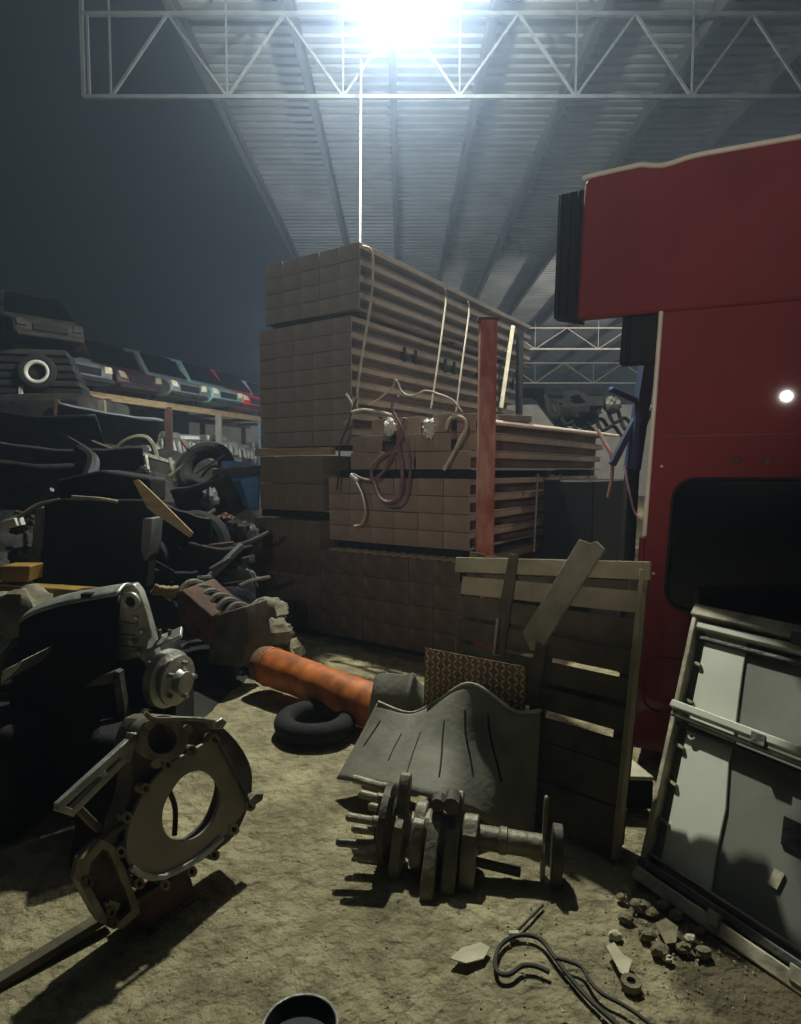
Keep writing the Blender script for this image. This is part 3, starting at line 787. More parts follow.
# ============================================================ TIMING HOUSING (front left)
HN = V((.80, -.56, .17)).normalized(); H0 = G(141, 946, .0)
def z2(x, y): return (40 + x / 3.3375, 690 + y / 3.3375)
def hp(x, y, back=0.0):
    px, py = z2(x, y)
    return RP(px, py, H0, HN) - HN * back
def loop(pts, n=48, c=None, smooth_=True):
    c = c or (sum(p[0] for p in pts) / len(pts), sum(p[1] for p in pts) / len(pts))
    q = smoothpts([V((x, y, 0)) for x, y in pts], 8 if smooth_ else 2, True)
    q = sorted(q, key=lambda p: math.atan2(p.y - c[1], p.x - c[0]))
    out = []
    for i in range(n):
        a = -math.pi + 2 * math.pi * i / n; d = V((math.cos(a), math.sin(a)))
        best = None
        for k in range(len(q)):
            p, r = q[k], q[(k + 1) % len(q)]
            e1 = V((r.x - p.x, r.y - p.y)); w_ = V((p.x - c[0], p.y - c[1]))
            den = d.x * e1.y - d.y * e1.x
            if abs(den) < 1e-9: continue
            t = (w_.x * e1.y - w_.y * e1.x) / den; s_ = (w_.x * d.y - w_.y * d.x) / den
            if t > 0 and -.001 <= s_ <= 1.001 and (best is None or t > best): best = t
        best = best or 1
        out.append((c[0] + d.x * best, c[1] + d.y * best))
    return out
hs = empty('timing_housing', V((H0.x, H0.y, 0)), 'cast metal engine housing with a big oval opening, standing on edge', 'engine housing')
cc = (508, 388)
hole = [(540, 270), (585, 300), (603, 350), (580, 430), (535, 480), (490, 500), (440, 495), (413, 460), (412, 400), (440, 335), (485, 285)]
outl = [(580, 165), (615, 200), (655, 280), (695, 375), (655, 440), (600, 500), (510, 580), (410, 625), (335, 615), (290, 560), (290, 480), (310, 420), (350, 335), (420, 255), (500, 205)]
HO, HI = loop(outl, 64, cc, False), loop(hole, 64, cc)
fl2 = MB().ring([hp(*p) for p in HO], [hp(*p) for p in HI], HN * -.018).build('flange_plate', 'machined', hs, bevel=.003)
lugs = [(580, 165), (505, 203), (425, 250), (350, 330), (290, 425), (268, 540), (330, 645), (415, 650), (505, 605), (580, 550), (645, 465), (700, 385)]
for x, y in lugs:
    o_ = [(x + 18 * math.cos(a * math.pi / 10), y + 20 * math.sin(a * math.pi / 10)) for a in range(20)]
    i_ = [(x + 8 * math.cos(a * math.pi / 10), y + 10 * math.sin(a * math.pi / 10)) for a in range(20)]
    MB().ring([hp(*p, -.006) for p in o_], [hp(*p, -.006) for p in i_], HN * -.04).build('bolt_lug', 'steel', fl2, bevel=.002)
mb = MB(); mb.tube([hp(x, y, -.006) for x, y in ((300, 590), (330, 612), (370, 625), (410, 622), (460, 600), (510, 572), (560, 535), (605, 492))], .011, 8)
mb.build('gasket_rim', 'whitemetal', fl2)  # lit flange edge put in as a white bead
MB().tube([hp(x, y, -.006) for x, y in ((588, 172), (625, 235), (660, 305), (692, 368))], .007, 8).build('gasket_rim', 'alloy_dark', fl2)
MB().prism([hp(*p, -.01) for p in ((690, 372), (715, 345), (742, 345), (738, 366), (705, 390))], HN * -.04).build('side_lug', 'steel', hs, bevel=.003)
bodyo = [(360, 95), (470, 88), (600, 108), (680, 175), (726, 262), (728, 350), (700, 440), (655, 510), (540, 590), (420, 640), (330, 625), (285, 560), (285, 470), (310, 400), (330, 300), (320, 190)]
BO, BI = loop(bodyo, 64, cc), [(cc[0] + (x - cc[0]) * 1.55, cc[1] + (y - cc[1]) * 1.38) for x, y in HI]
MB().ring([hp(*p, .04) for p in BO], [hp(*p, .04) for p in BI], HN * -.10).build('bell_body', 'castiron', hs, bevel=.004)
mb = MB()
po = [(405 + 82 * math.cos(a * math.pi / 16), 160 + 78 * math.sin(a * math.pi / 16)) for a in range(32)]
pi_ = [(400 + 48 * math.cos(a * math.pi / 16 - .2), 162 + 52 * math.sin(a * math.pi / 16 - .2)) for a in range(32)]
mb.ring([hp(*p, -.015) for p in po], [hp(*p, -.015) for p in pi_], HN * -.07); pr = mb.build('round_port', 'steel', hs, bevel=.003)
mb = MB()
for x, y in ((350, 115), (478, 130), (372, 245)):
    o_ = [(x + 16 * math.cos(a * math.pi / 8), y + 16 * math.sin(a * math.pi / 8)) for a in range(16)]
    mb.prism([hp(*p, -.02) for p in o_], HN * .012)
mb.build('port_bolts', 'steel', pr)
mb = MB(); mb.tube(smoothpts([hp(x, y, -.01) for x, y in ((345, 75), (375, 95), (450, 95), (530, 98), (605, 112))], 4), .009, 8)
mb.build('top_rim', 'steel', hs)
MB().prism([hp(*p, -.02) for p in ((565, 110), (600, 92), (615, 105), (600, 130), (575, 130))], HN * -.05).build('top_lug', 'alloy', hs, bevel=.004)
# left arm with slots
mb = MB()
def hbar(mb, a, b, w, d=.03, back=0.0):
    A, B = V((*a, 0)), V((*b, 0)); t = (B - A).normalized(); n2 = V((-t.y, t.x, 0)) * w / 2
    q = [A + n2, B + n2, B - n2, A - n2]
    mb.prism([hp(p.x, p.y, back) for p in q], HN * -d)
hbar(mb, (330, 150), (65, 392), 24); hbar(mb, (292, 225), (112, 408), 22)
hbar(mb, (60, 392), (120, 412), 26); hbar(mb, (262, 205), (305, 232), 26); hbar(mb, (200, 270), (232, 296), 24); hbar(mb, (318, 145), (290, 235), 26)
mb.build('slotted_arm', 'alloy', hs, bevel=.004)
mb = MB(); hbar(mb, (150, 400), (225, 475), 26, .04, .03); hbar(mb, (210, 505), (300, 440), 20, .03, .0); hbar(mb, (225, 520), (300, 640), 18, .03, .0)
mb.build('brace', 'castiron', hs, bevel=.004)
mb = MB()
rim = [(205, 512), (155, 572), (142, 640), (176, 702), (212, 768), (268, 784), (318, 738), (296, 668), (262, 590), (238, 532)]
for k in range(len(rim)): hbar(mb, rim[k], rim[(k + 1) % len(rim)], 25, .04, -.005)
for x, y in rim: mb.prism([hp(x + 12.5 * math.cos(a * math.pi / 6), y + 12.5 * math.sin(a * math.pi / 6), -.006) for a in range(12)], HN * -.041)
hbar(mb, (228, 712), (262, 722), 22, .04, -.004); hbar(mb, (228, 712), (222, 760), 22, .04, -.004)
sf = mb.build('side_frame', 'steel', hs)  # lit rim edges put into the lighter steel
MB().prism([hp(x, y, .03) for x, y in rim], HN * -.05).build('pocket_floor', 'castiron', sf)
mb = MB()
for x, y in ((155, 638), (232, 740), (240, 775)):
    mb.ring([hp(x + 19 * math.cos(a * math.pi / 8), y + 20 * math.sin(a * math.pi / 8), -.012) for a in range(16)], [hp(x + 9 * math.cos(a * math.pi / 8), y + 10 * math.sin(a * math.pi / 8), -.012) for a in range(16)], HN * -.03)
mb.build('frame_lugs', 'alloy_dark', sf)
mb = MB(); hbar(mb, (335, 700), (430, 640), 16, .03); hbar(mb, (262, 570), (312, 640), 14, .03); hbar(mb, (310, 720), (335, 700), 20, .03); hbar(mb, (245, 535), (290, 510), 18, .03)
mb.build('rib', 'alloy_dark', hs, bevel=.003)
mb = MB(); mb.prism([hp(*p, .05) for p in ((335, 740), (385, 812), (550, 695), (520, 600))], HN * -.10); mb.build('sump_wall', 'brownmetal', hs, bevel=.004)
mb = MB(); hbar(mb, (360, 862), (410, 805), 14, .03, .03); hbar(mb, (395, 808), (560, 690), 12, .05, .04); mb.build('sump_rim', 'alloy_dark', hs, bevel=.003)
mb = MB(); mb.tube(smoothpts([hp(x, y, .10) for x, y in ((455, 300), (485, 350), (505, 410), (503, 500))], 5), .010, 8); mb.build('inner_pipe', 'brownmetal', hs)

# ============================================================ GEARBOX, FENDER, BRACKET (left)
gb = empty('gearbox', P(150, 760, 2.95).xy.to_3d(), 'greasy gearbox with a pale alloy end casting and a pulley', 'gearbox')
gb['_o'] = list(gb.location)
YG = 2.95
def pp(pts, Y): return [P(x, y, Y) for x, y in pts]
MB().prism(pp([(100, 655), (118, 640), (160, 660), (175, 700), (178, 770), (150, 792), (95, 790)], YG + .1), (-.02, .34, .0)).build('case', 'dark', gb, bevel=.012)
cast = MB().prism(pp([(108, 614), (116, 606), (121, 596), (124, 586), (133, 584), (139, 592), (144, 606), (150, 628), (156, 655), (157, 664), (148, 667), (138, 658), (124, 662), (112, 660), (104, 640)], YG), (.0, .07, .0)).build('end_casting', 'alloy', gb, bevel=.010)
cen = P(132, 601, YG)
MB().torus(cen + V((0, -.012, 0)), (0.15, 1, .1), .036, .013, 24, 10).build('oil_port', 'alloy', cast)
MB().cyl(cen + V((0, -.006, 0)), cen + V((0, -.012, 0)), .028, n=20).build('port_bore', 'dark', cast)
for x, y in ((136, 618), (141, 632), (133, 641), (138, 652), (151, 662)):
    c = P(x, y, YG); MB().cyl(c + V((0, .01, 0)), c + V((0, -.035, .0)), .018, .014, 10).build('boss', 'alloy', cast)
for y in (622, 634, 646):
    MB().bar(P(112, y, YG - .004), P(138, y + 3, YG - .004), .02, .012).build('rib', 'alloy', cast, bevel=.003)
a = P(148, 646, YG - .03); b = P(182, 632, YG - .02)
MB().bar(a, b, .07, .018, up=(0, -.5, 1)).build('bracket_arm', 'alloy', gb, bevel=.004)
for px in (160, 170):
    c = P(px, 641, YG - .02); MB().cyl(c, c + V((0.0, 0, .055)), .009, n=10).build('stud', 'steel', gb)
pc = P(176, 680, YG - .02)
pax = V((.94, -.36, -.06))
MB().lathe(pc - pax * .10, pax, [(.05, 0), (.125, .01), (.14, .03), (.14, .07), (.11, .085), (.12, .10), (.12, .115), (.06, .125), (.05, .16), (.02, .165)], 32).build('pulley', 'alloy', gb)
for k in range(5):
    a = k * 2 * math.pi / 5; x_, y_, _z = basis(pax)
    c = pc + pax * .02 + (x_ * math.cos(a) + y_ * math.sin(a)) * .085
    MB().cyl(c, c + pax.normalized() * .03, .012, n=8).build('bolt', 'alloy', gb)
# black fender, the light on its upper lip put into a pale colour
fd = empty('fender', P(70, 800, 2.95).xy.to_3d(), 'large black truck fender with a pale upper lip beside the gearbox', 'fender')
fd['_o'] = list(fd.location)
topc = [(22, 622), (35, 614), (60, 606), (90, 600), (120, 595)]
tp_ = smoothpts([P(x, y, 2.95) for x, y in topc], 5); n_ = len(tp_)
def fend(u, v):
    i = min(int(u * (n_ - 1)), n_ - 2); t = u * (n_ - 1) - i
    p = tp_[i].lerp(tp_[i + 1], t)
    zb = .0
    return V((p.x - .02 * v, p.y - .10 * math.sin(v * 2.2) - .04 * v, p.z * (1 - v) + zb * v))
mb = MB(); mb.grid(fend, 24, 16); mb.build('skin', 'black', fd, solid=.02, smooth=60)
mb = MB(); mb.grid(lambda u, v: fend(u, 0) + V((0, -.02 + .16 * v, .035 * math.sin(v * 2.6) + .004)), 24, 6); lp = mb.build('lit_upper_lip', 'alloy', fd, solid=.012, smooth=60)
lp['label'] = 'upper lip, its lit edge put into a pale colour'
mb = MB(); mb.box(P(86, 603, 2.93) + V((0, .02, .035)), (.05, .04, .02)); mb.build('clip', 'dark', lp)
MB().box(P(58, 700, 3.05) + V((0, .15, -.1)), (.42, .25, 1.0)).build('inner_arch', 'black', fd, bevel=.03)
br = empty('angle_bracket', P(118, 745, 2.72).xy.to_3d(), 'thin grey angle bracket standing before the black fender', 'bracket')
br['_o'] = list(br.location)
MB().prism(pp([(84, 688), (96, 678), (116, 671), (119, 676), (113, 683), (98, 686)], 2.72), (0, .05, 0)).build('top_flange', 'alloy_dark', br, bevel=.003)
MB().prism(pp([(112, 674), (119, 672), (124, 705), (127, 745), (122, 742), (116, 705)], 2.72), (0, .05, 0)).build('leg', 'alloy_dark', br, bevel=.003)
q = P(124, 742, 2.74); MB().bar(q, V((q.x + .02, q.y, 0)), .03, .03, up=(0, 1, 0)).build('leg', 'dark', br)
tag(MB().prism(pp([(2, 671), (14, 666), (21, 661), (19, 668), (6, 680), (0, 684)], 2.6), (0, .25, 0)).build('metal_strip', 'alloy', bevel=.004), 'pale pointed metal strip poking out below the fender lip', 'metal strip')
# dark blocks under the left objects; the first is shade put in as a block
o = MB().box(V((-2.0, 2.75, .25)), (.7, .4, .5)).build('shade_block', 'dark', bevel=.04)
tag(o, 'black block standing in for the deep shade under the fender', 'shade block')
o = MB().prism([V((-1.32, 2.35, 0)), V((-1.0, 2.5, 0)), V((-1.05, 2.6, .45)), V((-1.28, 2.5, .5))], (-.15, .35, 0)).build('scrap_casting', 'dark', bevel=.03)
tag(o, 'dark casting in the shade behind the oval-holed engine housing', 'casting')
tag(MB().bar(G(-30, 1000), G(112, 912, .04), .045, .03).build('wood_strip', 'pallet', bevel=.003), 'wood strip lying on the ground under the oval-holed housing', 'wood strip')

# ============================================================ SCRAP HEAP and what lies on it
def heap_h(x, y):
    a = max(0, min(1, (y - 3.1) / 2.2)) * max(0, min(1, (-x - .95 - .06 * (y - 3)) / 1.2)) * max(0, min(1, (11.5 - y) / 3))
    return a
def heap_fn(u, v):
    x = -9 + 8.2 * u; y = 3.0 + 8.5 * v
    a = heap_h(x, y)
    nz = noise.noise(V((x * 1.1, y * 1.1, 5))) * .35 + noise.noise(V((x * 3.1, y * 3.1, 1))) * .22 + abs(noise.noise(V((x * 7, y * 7, 8)))) * .16
    return V((x, y, a * (.75 + nz * 1.3) - .07))
hp_ = MB().grid(heap_fn, 90, 90).build('scrap_debris', 'scrap', local=True, smooth=0)
tag(hp_, 'heap of dark tangled vehicle scrap behind the gearbox', 'scrap heap', None, 'stuff')

# radiator
rd = empty('radiator', P(92, 590, 4.1), 'large black radiator with pale end tanks standing on the yellow bar', 'radiator')
MB().prism(pp([(44, 503), (60, 499), (150, 500), (153, 510), (146, 588), (38, 586)], 4.1), (0, .14, 0)).build('core', 'black', rd, bevel=.012)
MB().prism(pp([(34, 510), (43, 506), (41, 545), (35, 578), (30, 560)], 4.07), (0, .2, 0)).build('end_tank', 'grey', rd, bevel=.012)
MB().prism(pp([(142, 518), (152, 518), (150, 548), (144, 562), (140, 550)], 4.06), (0, .2, 0)).build('end_tank', 'grey', rd, bevel=.01)
MB().tube(smoothpts([P(5, 522, 4.05), P(20, 516, 4.05), P(38, 505, 4.1), P(60, 500, 4.12)], 5), .014).build('pipe', 'steel', rd)
MB().tube(smoothpts([P(72, 497, 4.05), P(100, 499, 4.05), P(118, 502, 4.08)], 5), .012).build('pipe', 'steel', rd)
MB().prism(pp([(55, 480), (100, 470), (150, 478), (150, 502), (58, 500)], 4.25), (0, .3, 0)).build('shroud', 'dark', rd, bevel=.02)
tag(MB().bar(P(-40, 585, 3.75), P(118, 596, 3.75), .12, .07).build('yellow_bar', 'yellow', bevel=.01), 'yellow painted bar running under the radiator', 'bar')
tag(MB().prism(pp([(0, 566), (30, 566), (28, 582), (0, 582)], 3.7), (0, .15, 0)).build('yellow_box', 'yellow', bevel=.008), 'small yellow box sitting on the yellow bar', 'box')
for i, (px, py, Y, r, lab) in enumerate(((20, 612, 3.6, .2, 'pale crumpled sheet under the yellow bar'), (268, 612, 5.0, .17, 'crumpled pale sack against the foot of the stained boards'), (276, 632, 4.85, .14, 'smaller pale sack just above the domed end of the orange cylinder'))):
    tag(MB().blob(P(px, py, Y), (r, r * .8, r * .7), .34, 2.2, 24, 14, seed=i + 11).build('sack', 'sack'), lab, 'sack')
for i in range(2):
    tag(MB().blob(V((-1.12 + i * .12, 5.0 - .08 * i, .10)), (.22, .2, .14), .4, 2, seed=30 + i).build('rubble_lump', 'stone'), ('rubble lump under the pale sacks beside the stack', 'rubble lump nearer the orange cylinder under the pale sacks')[i], 'rubble')
tag(MB().prism(pp([(0, 522), (14, 518), (17, 526), (0, 530)], 4.0), (0, .1, 0)).build('metal_scrap', 'whitemetal', bevel=.004), 'small white metal scrap beside the radiator', 'metal scrap')
tag(MB().prism(pp([(133, 481), (138, 479), (160, 500), (191, 531), (187, 536), (176, 528), (152, 512), (147, 508)], 4.0), (0, .06, -.02)).build('wood_board', 'timber', bevel=.003), 'brown splintered board sticking up beside the radiator', 'board')
# rusty cylinder head
eb_ = empty('cylinder_head', P(210, 650, 4.5), 'rusty brown cylinder head with rounded ribs behind the gearbox', 'cylinder head')
MB().prism(pp([(176, 592), (182, 590), (212, 616), (209, 646), (178, 626)], 4.35), (.14, .30, .03)).build('end_face', 'brownmetal', eb_, bevel=.008)
for k in range(6):
    a = P(186 + k * 9, 590 + k * 4.5, 4.5); MB().tube(smoothpts([a + V((-.03, -.06, -.02)), a + V((.02, 0, .05)), a + V((.09, .06, .03)), a + V((.13, .10, -.06))], 4), .028, 8).build('rib', 'castiron', eb_)
MB().prism(pp([(210, 617), (246, 606), (250, 640), (240, 668), (208, 664)], 4.40), (.1, .25, 0)).build('block_side', 'castiron', eb_, bevel=.01)
q = P(205, 640, 4.55); MB().box(V((q.x, q.y + .1, q.z / 2 - .05)), (.42, .3, q.z - .05)).build('lower_block', 'dark', eb_, bevel=.02)

# assorted scrap pieces
def scrap_panel(px, py, Y, w, h, yaw, pitch, roll, m, name, label, cat, curve=.15):
    c = P(px, py, Y)
    R = Matrix.Rotation(yaw, 3, 'Z') @ Matrix.Rotation(pitch, 3, 'X') @ Matrix.Rotation(roll, 3, 'Y')
    mb = MB()
    mb.grid(lambda u, v: c + R @ V(((u - .5) * w, -curve * math.sin(math.pi * u) * w * (1 - .4 * v) + .03 * noise.noise(V((u * 4, v * 4, px))), (v - .5) * h * (1 - .25 * (u - .5) ** 2))), 14, 8)
    o = mb.build(name, m, solid=.03, smooth=60)
    return tag(o, label, cat)
def scrap_bar(a, b, w, m, name, label, cat):
    return tag(MB().bar(a, b, w, w * .6).build(name, m, bevel=.005), label, cat)
scrap_panel(240, 486, 6.6, .42, .52, .5, -.3, .15, 'blue', 'body_panel', 'blue car panel lying on the heap beside the upright boards', 'car panel', .08)
scrap_panel(208, 500, 6.2, .6, .45, .2, .5, -.3, 'scrap', 'body_panel', 'dark curved body panel beside the blue panel', 'car panel')
scrap_panel(185, 525, 5.2, .5, .4, -.4, .6, .4, 'black', 'body_panel', 'black bent panel just beside the splintered board', 'car panel')
scrap_panel(215, 555, 5.2, .55, .35, .5, .9, .2, 'scrap', 'body_panel', 'dark flattened panel above the rusty cylinder head', 'car panel')
scrap_panel(235, 575, 5.4, .4, .25, -.3, .9, -.4, 'grey', 'body_panel', 'small grey bent panel between cylinder head and stained boards', 'car panel', .05)
scrap_panel(60, 455, 6.0, 1.5, .5, .2, 1.0, .12, 'scrap', 'car_bonnet', 'dark dented bonnet above the radiator', 'bonnet', .12)
scrap_panel(35, 430, 7.0, 1.4, .7, .1, .9, .1, 'black', 'car_bonnet', 'black bonnet high on the heap under the crushed car', 'bonnet', .12)
scrap_panel(110, 425, 8.0, 1.2, .6, .3, 1.0, .25, 'grey', 'car_bonnet', 'grey-green bonnet lying flat under the upper rack', 'bonnet', .06)
scrap_panel(30, 480, 5.2, .9, .4, .2, .4, .1, 'scrap', 'bumper', 'dark bumper just above the radiator shroud', 'bumper', .2)
scrap_panel(120, 560, 4.6, .3, .3, .3, .4, .2, 'dark', 'body_panel', 'small dark plate directly behind the radiator', 'car panel')
scrap_panel(170, 580, 4.6, .35, .28, .3, .8, .2, 'dark', 'body_panel', 'dark plate above the alloy casting', 'car panel')
scrap_panel(165, 590, 4.3, .16, .10, .4, .9, .3, 'timber', 'cardboard_scrap', 'torn brown cardboard scrap behind the alloy casting', 'cardboard', .1)
scrap_panel(247, 545, 6.1, .3, .2, .4, .2, 0, 'board', 'cardboard_scrap', 'brown cardboard piece leaning against the stained boards', 'cardboard', .02)
arch = [P(92, 462, 7.4), P(102, 462, 7.4), P(112, 456, 7.4), P(122, 444, 7.4), P(134, 438, 7.4), P(146, 438, 7.4), P(153, 446, 7.4), P(157, 460, 7.4)]
tag(MB().tube(smoothpts(arch, 5), [.05 if i < 8 else .035 for i in range(36)], 8).build('wheel_arch', 'sack'), 'pale bare wheel arch lying on the heap below the rack', 'wheel arch')
tag(MB().blob(P(95, 464, 7.3), (.13, .1, .1), .6, 3, seed=3).build('metal_scrap', 'sack'), 'pale crumpled lump at the low end of the wheel arch', 'metal scrap')
scrap_bar(P(146, 455, 6.6), P(152, 492, 6.4), .03, 'steel', 'metal_rod', 'thin upright rod just below the wheel arch', 'rod')
scrap_bar(P(170, 458, 6.6), P(176, 486, 6.4), .04, 'sack', 'metal_rod', 'thin pale upright rod between wheel arch and blue panel', 'rod')
scrap_bar(P(168, 477, 6.3), P(196, 455, 6.5), .035, 'steel', 'metal_rod', 'slanting dark rod between the upright rods and blue panel', 'rod')
scrap_bar(P(212, 452, 7.5), P(232, 470, 7.3), .09, 'timber', 'wood_board', 'short reddish board lying above the blue panel', 'board')
scrap_bar(P(196, 520, 5.6), P(172, 514, 5.4), .06, 'grey', 'metal_strip', 'grey metal strip behind the splintered board', 'metal strip')
scrap_bar(P(242, 545, 5.0), P(202, 585, 4.8), .07, 'grey', 'metal_strip', 'long grey strip slanting down to the cylinder head', 'metal strip')
scrap_bar(P(230, 558, 4.9), P(210, 570, 4.8), .05, 'alloy_dark', 'metal_strip', 'short bright strip beside the long slanting one', 'metal strip')
scrap_bar(P(248, 570, 5.2), P(258, 588, 5.2), .03, 'alloy_dark', 'metal_strip', 'tiny bright strip at the foot of the stained boards', 'metal strip')
scrap_bar(P(228, 523, 6.0), P(262, 530, 6.1), .03, 'steel', 'metal_rod', 'thin rod running into the stained boards under the blue panel', 'rod')
scrap_bar(P(-10, 455, 6.2), P(95, 475, 5.6), .08, 'scrap', 'metal_strip', 'long dark rail lying over the bumper', 'metal strip')
tag(MB().tube(smoothpts([P(70, 500, 4.7), P(85, 485, 4.9), P(92, 462, 5.2), P(80, 450, 5.3)], 6), .06, 10).build('rubber_hose', 'black'), 'thick black curved hose above the radiator', 'hose')
for i, (px, py, Y, r) in enumerate(((205, 470, 6.8, .25), (195, 545, 5.3, .22), (140, 560, 4.9, .16))):
    c = P(px, py, Y)
    tag(MB().torus(c, (.3 * i - .2, -1, .5 - .3 * i), r, r * .38, 30, 12).build('tyre', 'tyre'), ('dark tyre on the heap beside the blue panel', 'dark tyre half buried below the splintered board', 'small tyre behind the radiator')[i], 'tyre')

random.seed(23)
for k in range(70):
    px, py = U(8, 255), U(440, 590)
    Y = 6.9 - (py - 440) / 150 * 2.2 + U(-.3, .1)
    if 30 < px < 156 and py > 498: Y = 4.5
    c = P(px, py, Y); a = U(0, 6.28); el = U(-.5, .5); L_ = U(.08, .3)
    d = V((math.cos(a) * math.cos(el), .4 * math.sin(a), math.sin(el))).normalized()
    m_ = random.choice(['scrap', 'brownmetal', 'alloy_dark', 'castiron', 'dark', 'grey'])
    if k % 3 == 0:
        o = MB().tube(smoothpts([c - d * L_, c + V((0, -.03, U(-.05, .08))), c + d * L_], 4), U(.008, .02), 7).build('metal_rod', m_)
        tag(o, 'bent rod tangled among the dark vehicle scrap behind the gearbox', 'rod', 'bent rods in the scrap heap')
    elif k % 3 == 1:
        o = MB().bar(c - d * L_, c + d * L_, U(.03, .08), U(.01, .03), up=(U(-1, 1), -1, U(-1, 1))).build('metal_strip', m_, bevel=.004)
        tag(o, 'bent strip tangled among the dark vehicle scrap behind the gearbox', 'metal strip', 'metal strips in the scrap heap')
    else:
        o = MB().blob(c, (U(.05, .13), U(.05, .1), U(.04, .1)), .7, 3, 14, 8, seed=k).build('metal_scrap', m_, smooth=25)
        tag(o, 'crumpled lump of metal among the dark vehicle scrap behind the gearbox', 'metal scrap', 'metal lumps in the scrap heap')

# ============================================================ CAR RACK in the left background
K0 = V((-7.0, 13.2, 0)); KD = V((2.5, 7.1, 0)); KN = V((KD.y, -KD.x, 0)).normalized()
def rack(k, z, n=0): return K0 + KD * k + KN * n + V((0, 0, z))
rk = empty('car_rack', rack(.2, 0), 'long steel storage rack carrying scrapped cars', 'rack')
for z, nm in ((3.24, 'upper_beam'), (1.62, 'lower_beam')):
    MB().bar(rack(-.7, z), rack(1.35, z), .12, .16).build(nm, 'timber' if z > 3 else 'brownmetal', rk)
    MB().bar(rack(-.7, z, -2.2), rack(1.35, z, -2.2), .12, .16).build(nm, 'brownmetal', rk)
    for j in range(9):
        k = -.6 + j * .23
        MB().bar(rack(k, z, 0), rack(k, z, -2.2), .1, .1).build('cross_bar', 'brownmetal', rk)
for k, m in ((-.55, 'steel'), (-.2, 'steel'), (.13, 'brownmetal'), (.40, 'brownmetal'), (.68, 'truss'), (.98, 'bluepost'), (1.3, 'steel')):
    MB().bar(rack(k, 0, .06), rack(k, 3.2, .06), .16, .14, up=(0, 1, 0)).build('post', m, rk)
    MB().bar(rack(k, 0, -2.2), rack(k, 3.2, -2.2), .14, .14, up=(0, 1, 0)).build('post', 'brownmetal', rk)

def car(loc, yaw, sc, paint, label, tilt=0.0, lamps='paper', bare=False):
    """cut front half of a car, nose along local +x"""
    r = empty('car_shell', loc, label, 'car', None, 0)
    r.rotation_euler = (0, tilt, yaw); r.scale = (sc, sc, sc)
    prof = [(-1.0, .15), (1.52, .12), (1.68, .25), (1.66, .44), (1.50, .56), (1.02, .68), (.52, 1.30), (.10, 1.42), (-1.0, 1.40)]
    hw = [.78, .78, .70, .72, .76, .79, .62, .60, .62]
    n = len(prof)
    vs = [V((x, -w, z)) for (x, z), w in zip(prof, hw)] + [V((x, w, z)) for (x, z), w in zip(prof, hw)]
    fs = [(i, (i + 1) % n, n + (i + 1) % n, n + i) for i in range(n)]
    fs += [tuple(range(n)), tuple(range(n, 2 * n))[::-1]]
    MB().add(vs, fs).build('body', paint, r, bevel=.05, local=True, smooth=40)
    MB().prism([V((.99, -.72, .74)), V((.99, .72, .74)), V((.56, .57, 1.27)), V((.56, -.57, 1.27))], (.025, 0, .02)).build('windscreen', 'glass', r, local=True)
    for s_ in (-1, 1):
        MB().prism([V((.78, s_ * .775, .80)), V((-.8, s_ * .775, .80)), V((-.8, s_ * .645, 1.30)), V((.42, s_ * .645, 1.27))], (0, s_ * .03, .005)).build('side_window', 'glass', r, local=True)
        MB().prism([V((1.60, s_ * .46, .33)), V((1.60, s_ * .68, .34)), V((1.55, s_ * .70, .50)), V((1.55, s_ * .50, .49))], (.11, 0, .02)).build('headlight', lamps, r, local=True, bevel=.02)
        MB().cyl(V((.95, s_ * .60, .22)), V((.95, s_ * .81, .22)), .31, n=20).build('wheel_arch', 'dark', r, local=True)
    MB().box((1.66, 0, .36), (.08, .74, .16)).build('grille_opening', 'dark', r, local=True, bevel=.02)
    MB().box((1.69, 0, .18), (.10, 1.4, .10)).build('bumper_bar', 'scrap' if not bare else 'sack', r, local=True, bevel=.03)
    return r
YAW = math.atan2(KN.y, KN.x)
car(rack(.0, 3.32, -1.1), YAW, .98, 'grey', 'dark grey car shell on the upper rack beside the layered panels')
car(rack(.22, 3.32, -1.2), YAW, .98, 'maroon', 'dark maroon car shell on the upper rack between two grey ones', lamps='sack')
car(rack(.435, 3.32, -1.1), YAW, .98, 'grey', 'grey car shell with pale headlights on the upper rack next to the teal one')
car(rack(.65, 3.32, -1.1), YAW, 1.0, 'teal', 'teal car shell on the upper rack beside the bright red one')
car(rack(.865, 3.32, -1.2), YAW, 1.0, 'carred', 'bright red car shell on the upper rack next to the tall stack')
car(rack(1.07, 3.32, -1.1), YAW, .9, 'whitemetal', 'stripped pale car shell beyond the bright red one, touching the stack')
# lower-level engines
def engine(loc, yaw, sc, m, label):
    r = empty('engine', loc, label, 'engine'); r.rotation_euler = (0, 0, yaw); r.scale = (sc,) * 3
    MB().box((0, 0, .30), (.75, .5, .5)).build('block', m, r, local=True, bevel=.04)
    MB().box((0, 0, .62), (.72, .34, .14)).build('rocker_cover', 'alloy', r, local=True, bevel=.04)
    for k in range(4): MB().tube([V((-.27 + .18 * k, -.24, .5)), V((-.27 + .18 * k, -.40, .46)), V((-.27 + .18 * k, -.44, .25))], .05, 8).build('manifold_runner', 'alloy', r, local=True)
    MB().cyl((.38, 0, .25), (.46, 0, .25), .16, n=20).build('pulley', 'steel', r, local=True)
    MB().cyl((-.38, 0, .28), (-.62, 0, .26), .24, .14, n=20).build('bell_housing', 'alloy', r, local=True)
labs = ['pale engine on the lower rack shelf next to the brown post', 'grimy engine on the lower shelf between brown and pale posts', 'silver engine on the lower shelf just past the pale post', 'silver engine in the middle of the lower shelf under the red car', 'pale engine on the lower shelf just before the blue post', 'engine at the far end of the lower shelf behind the blue post']
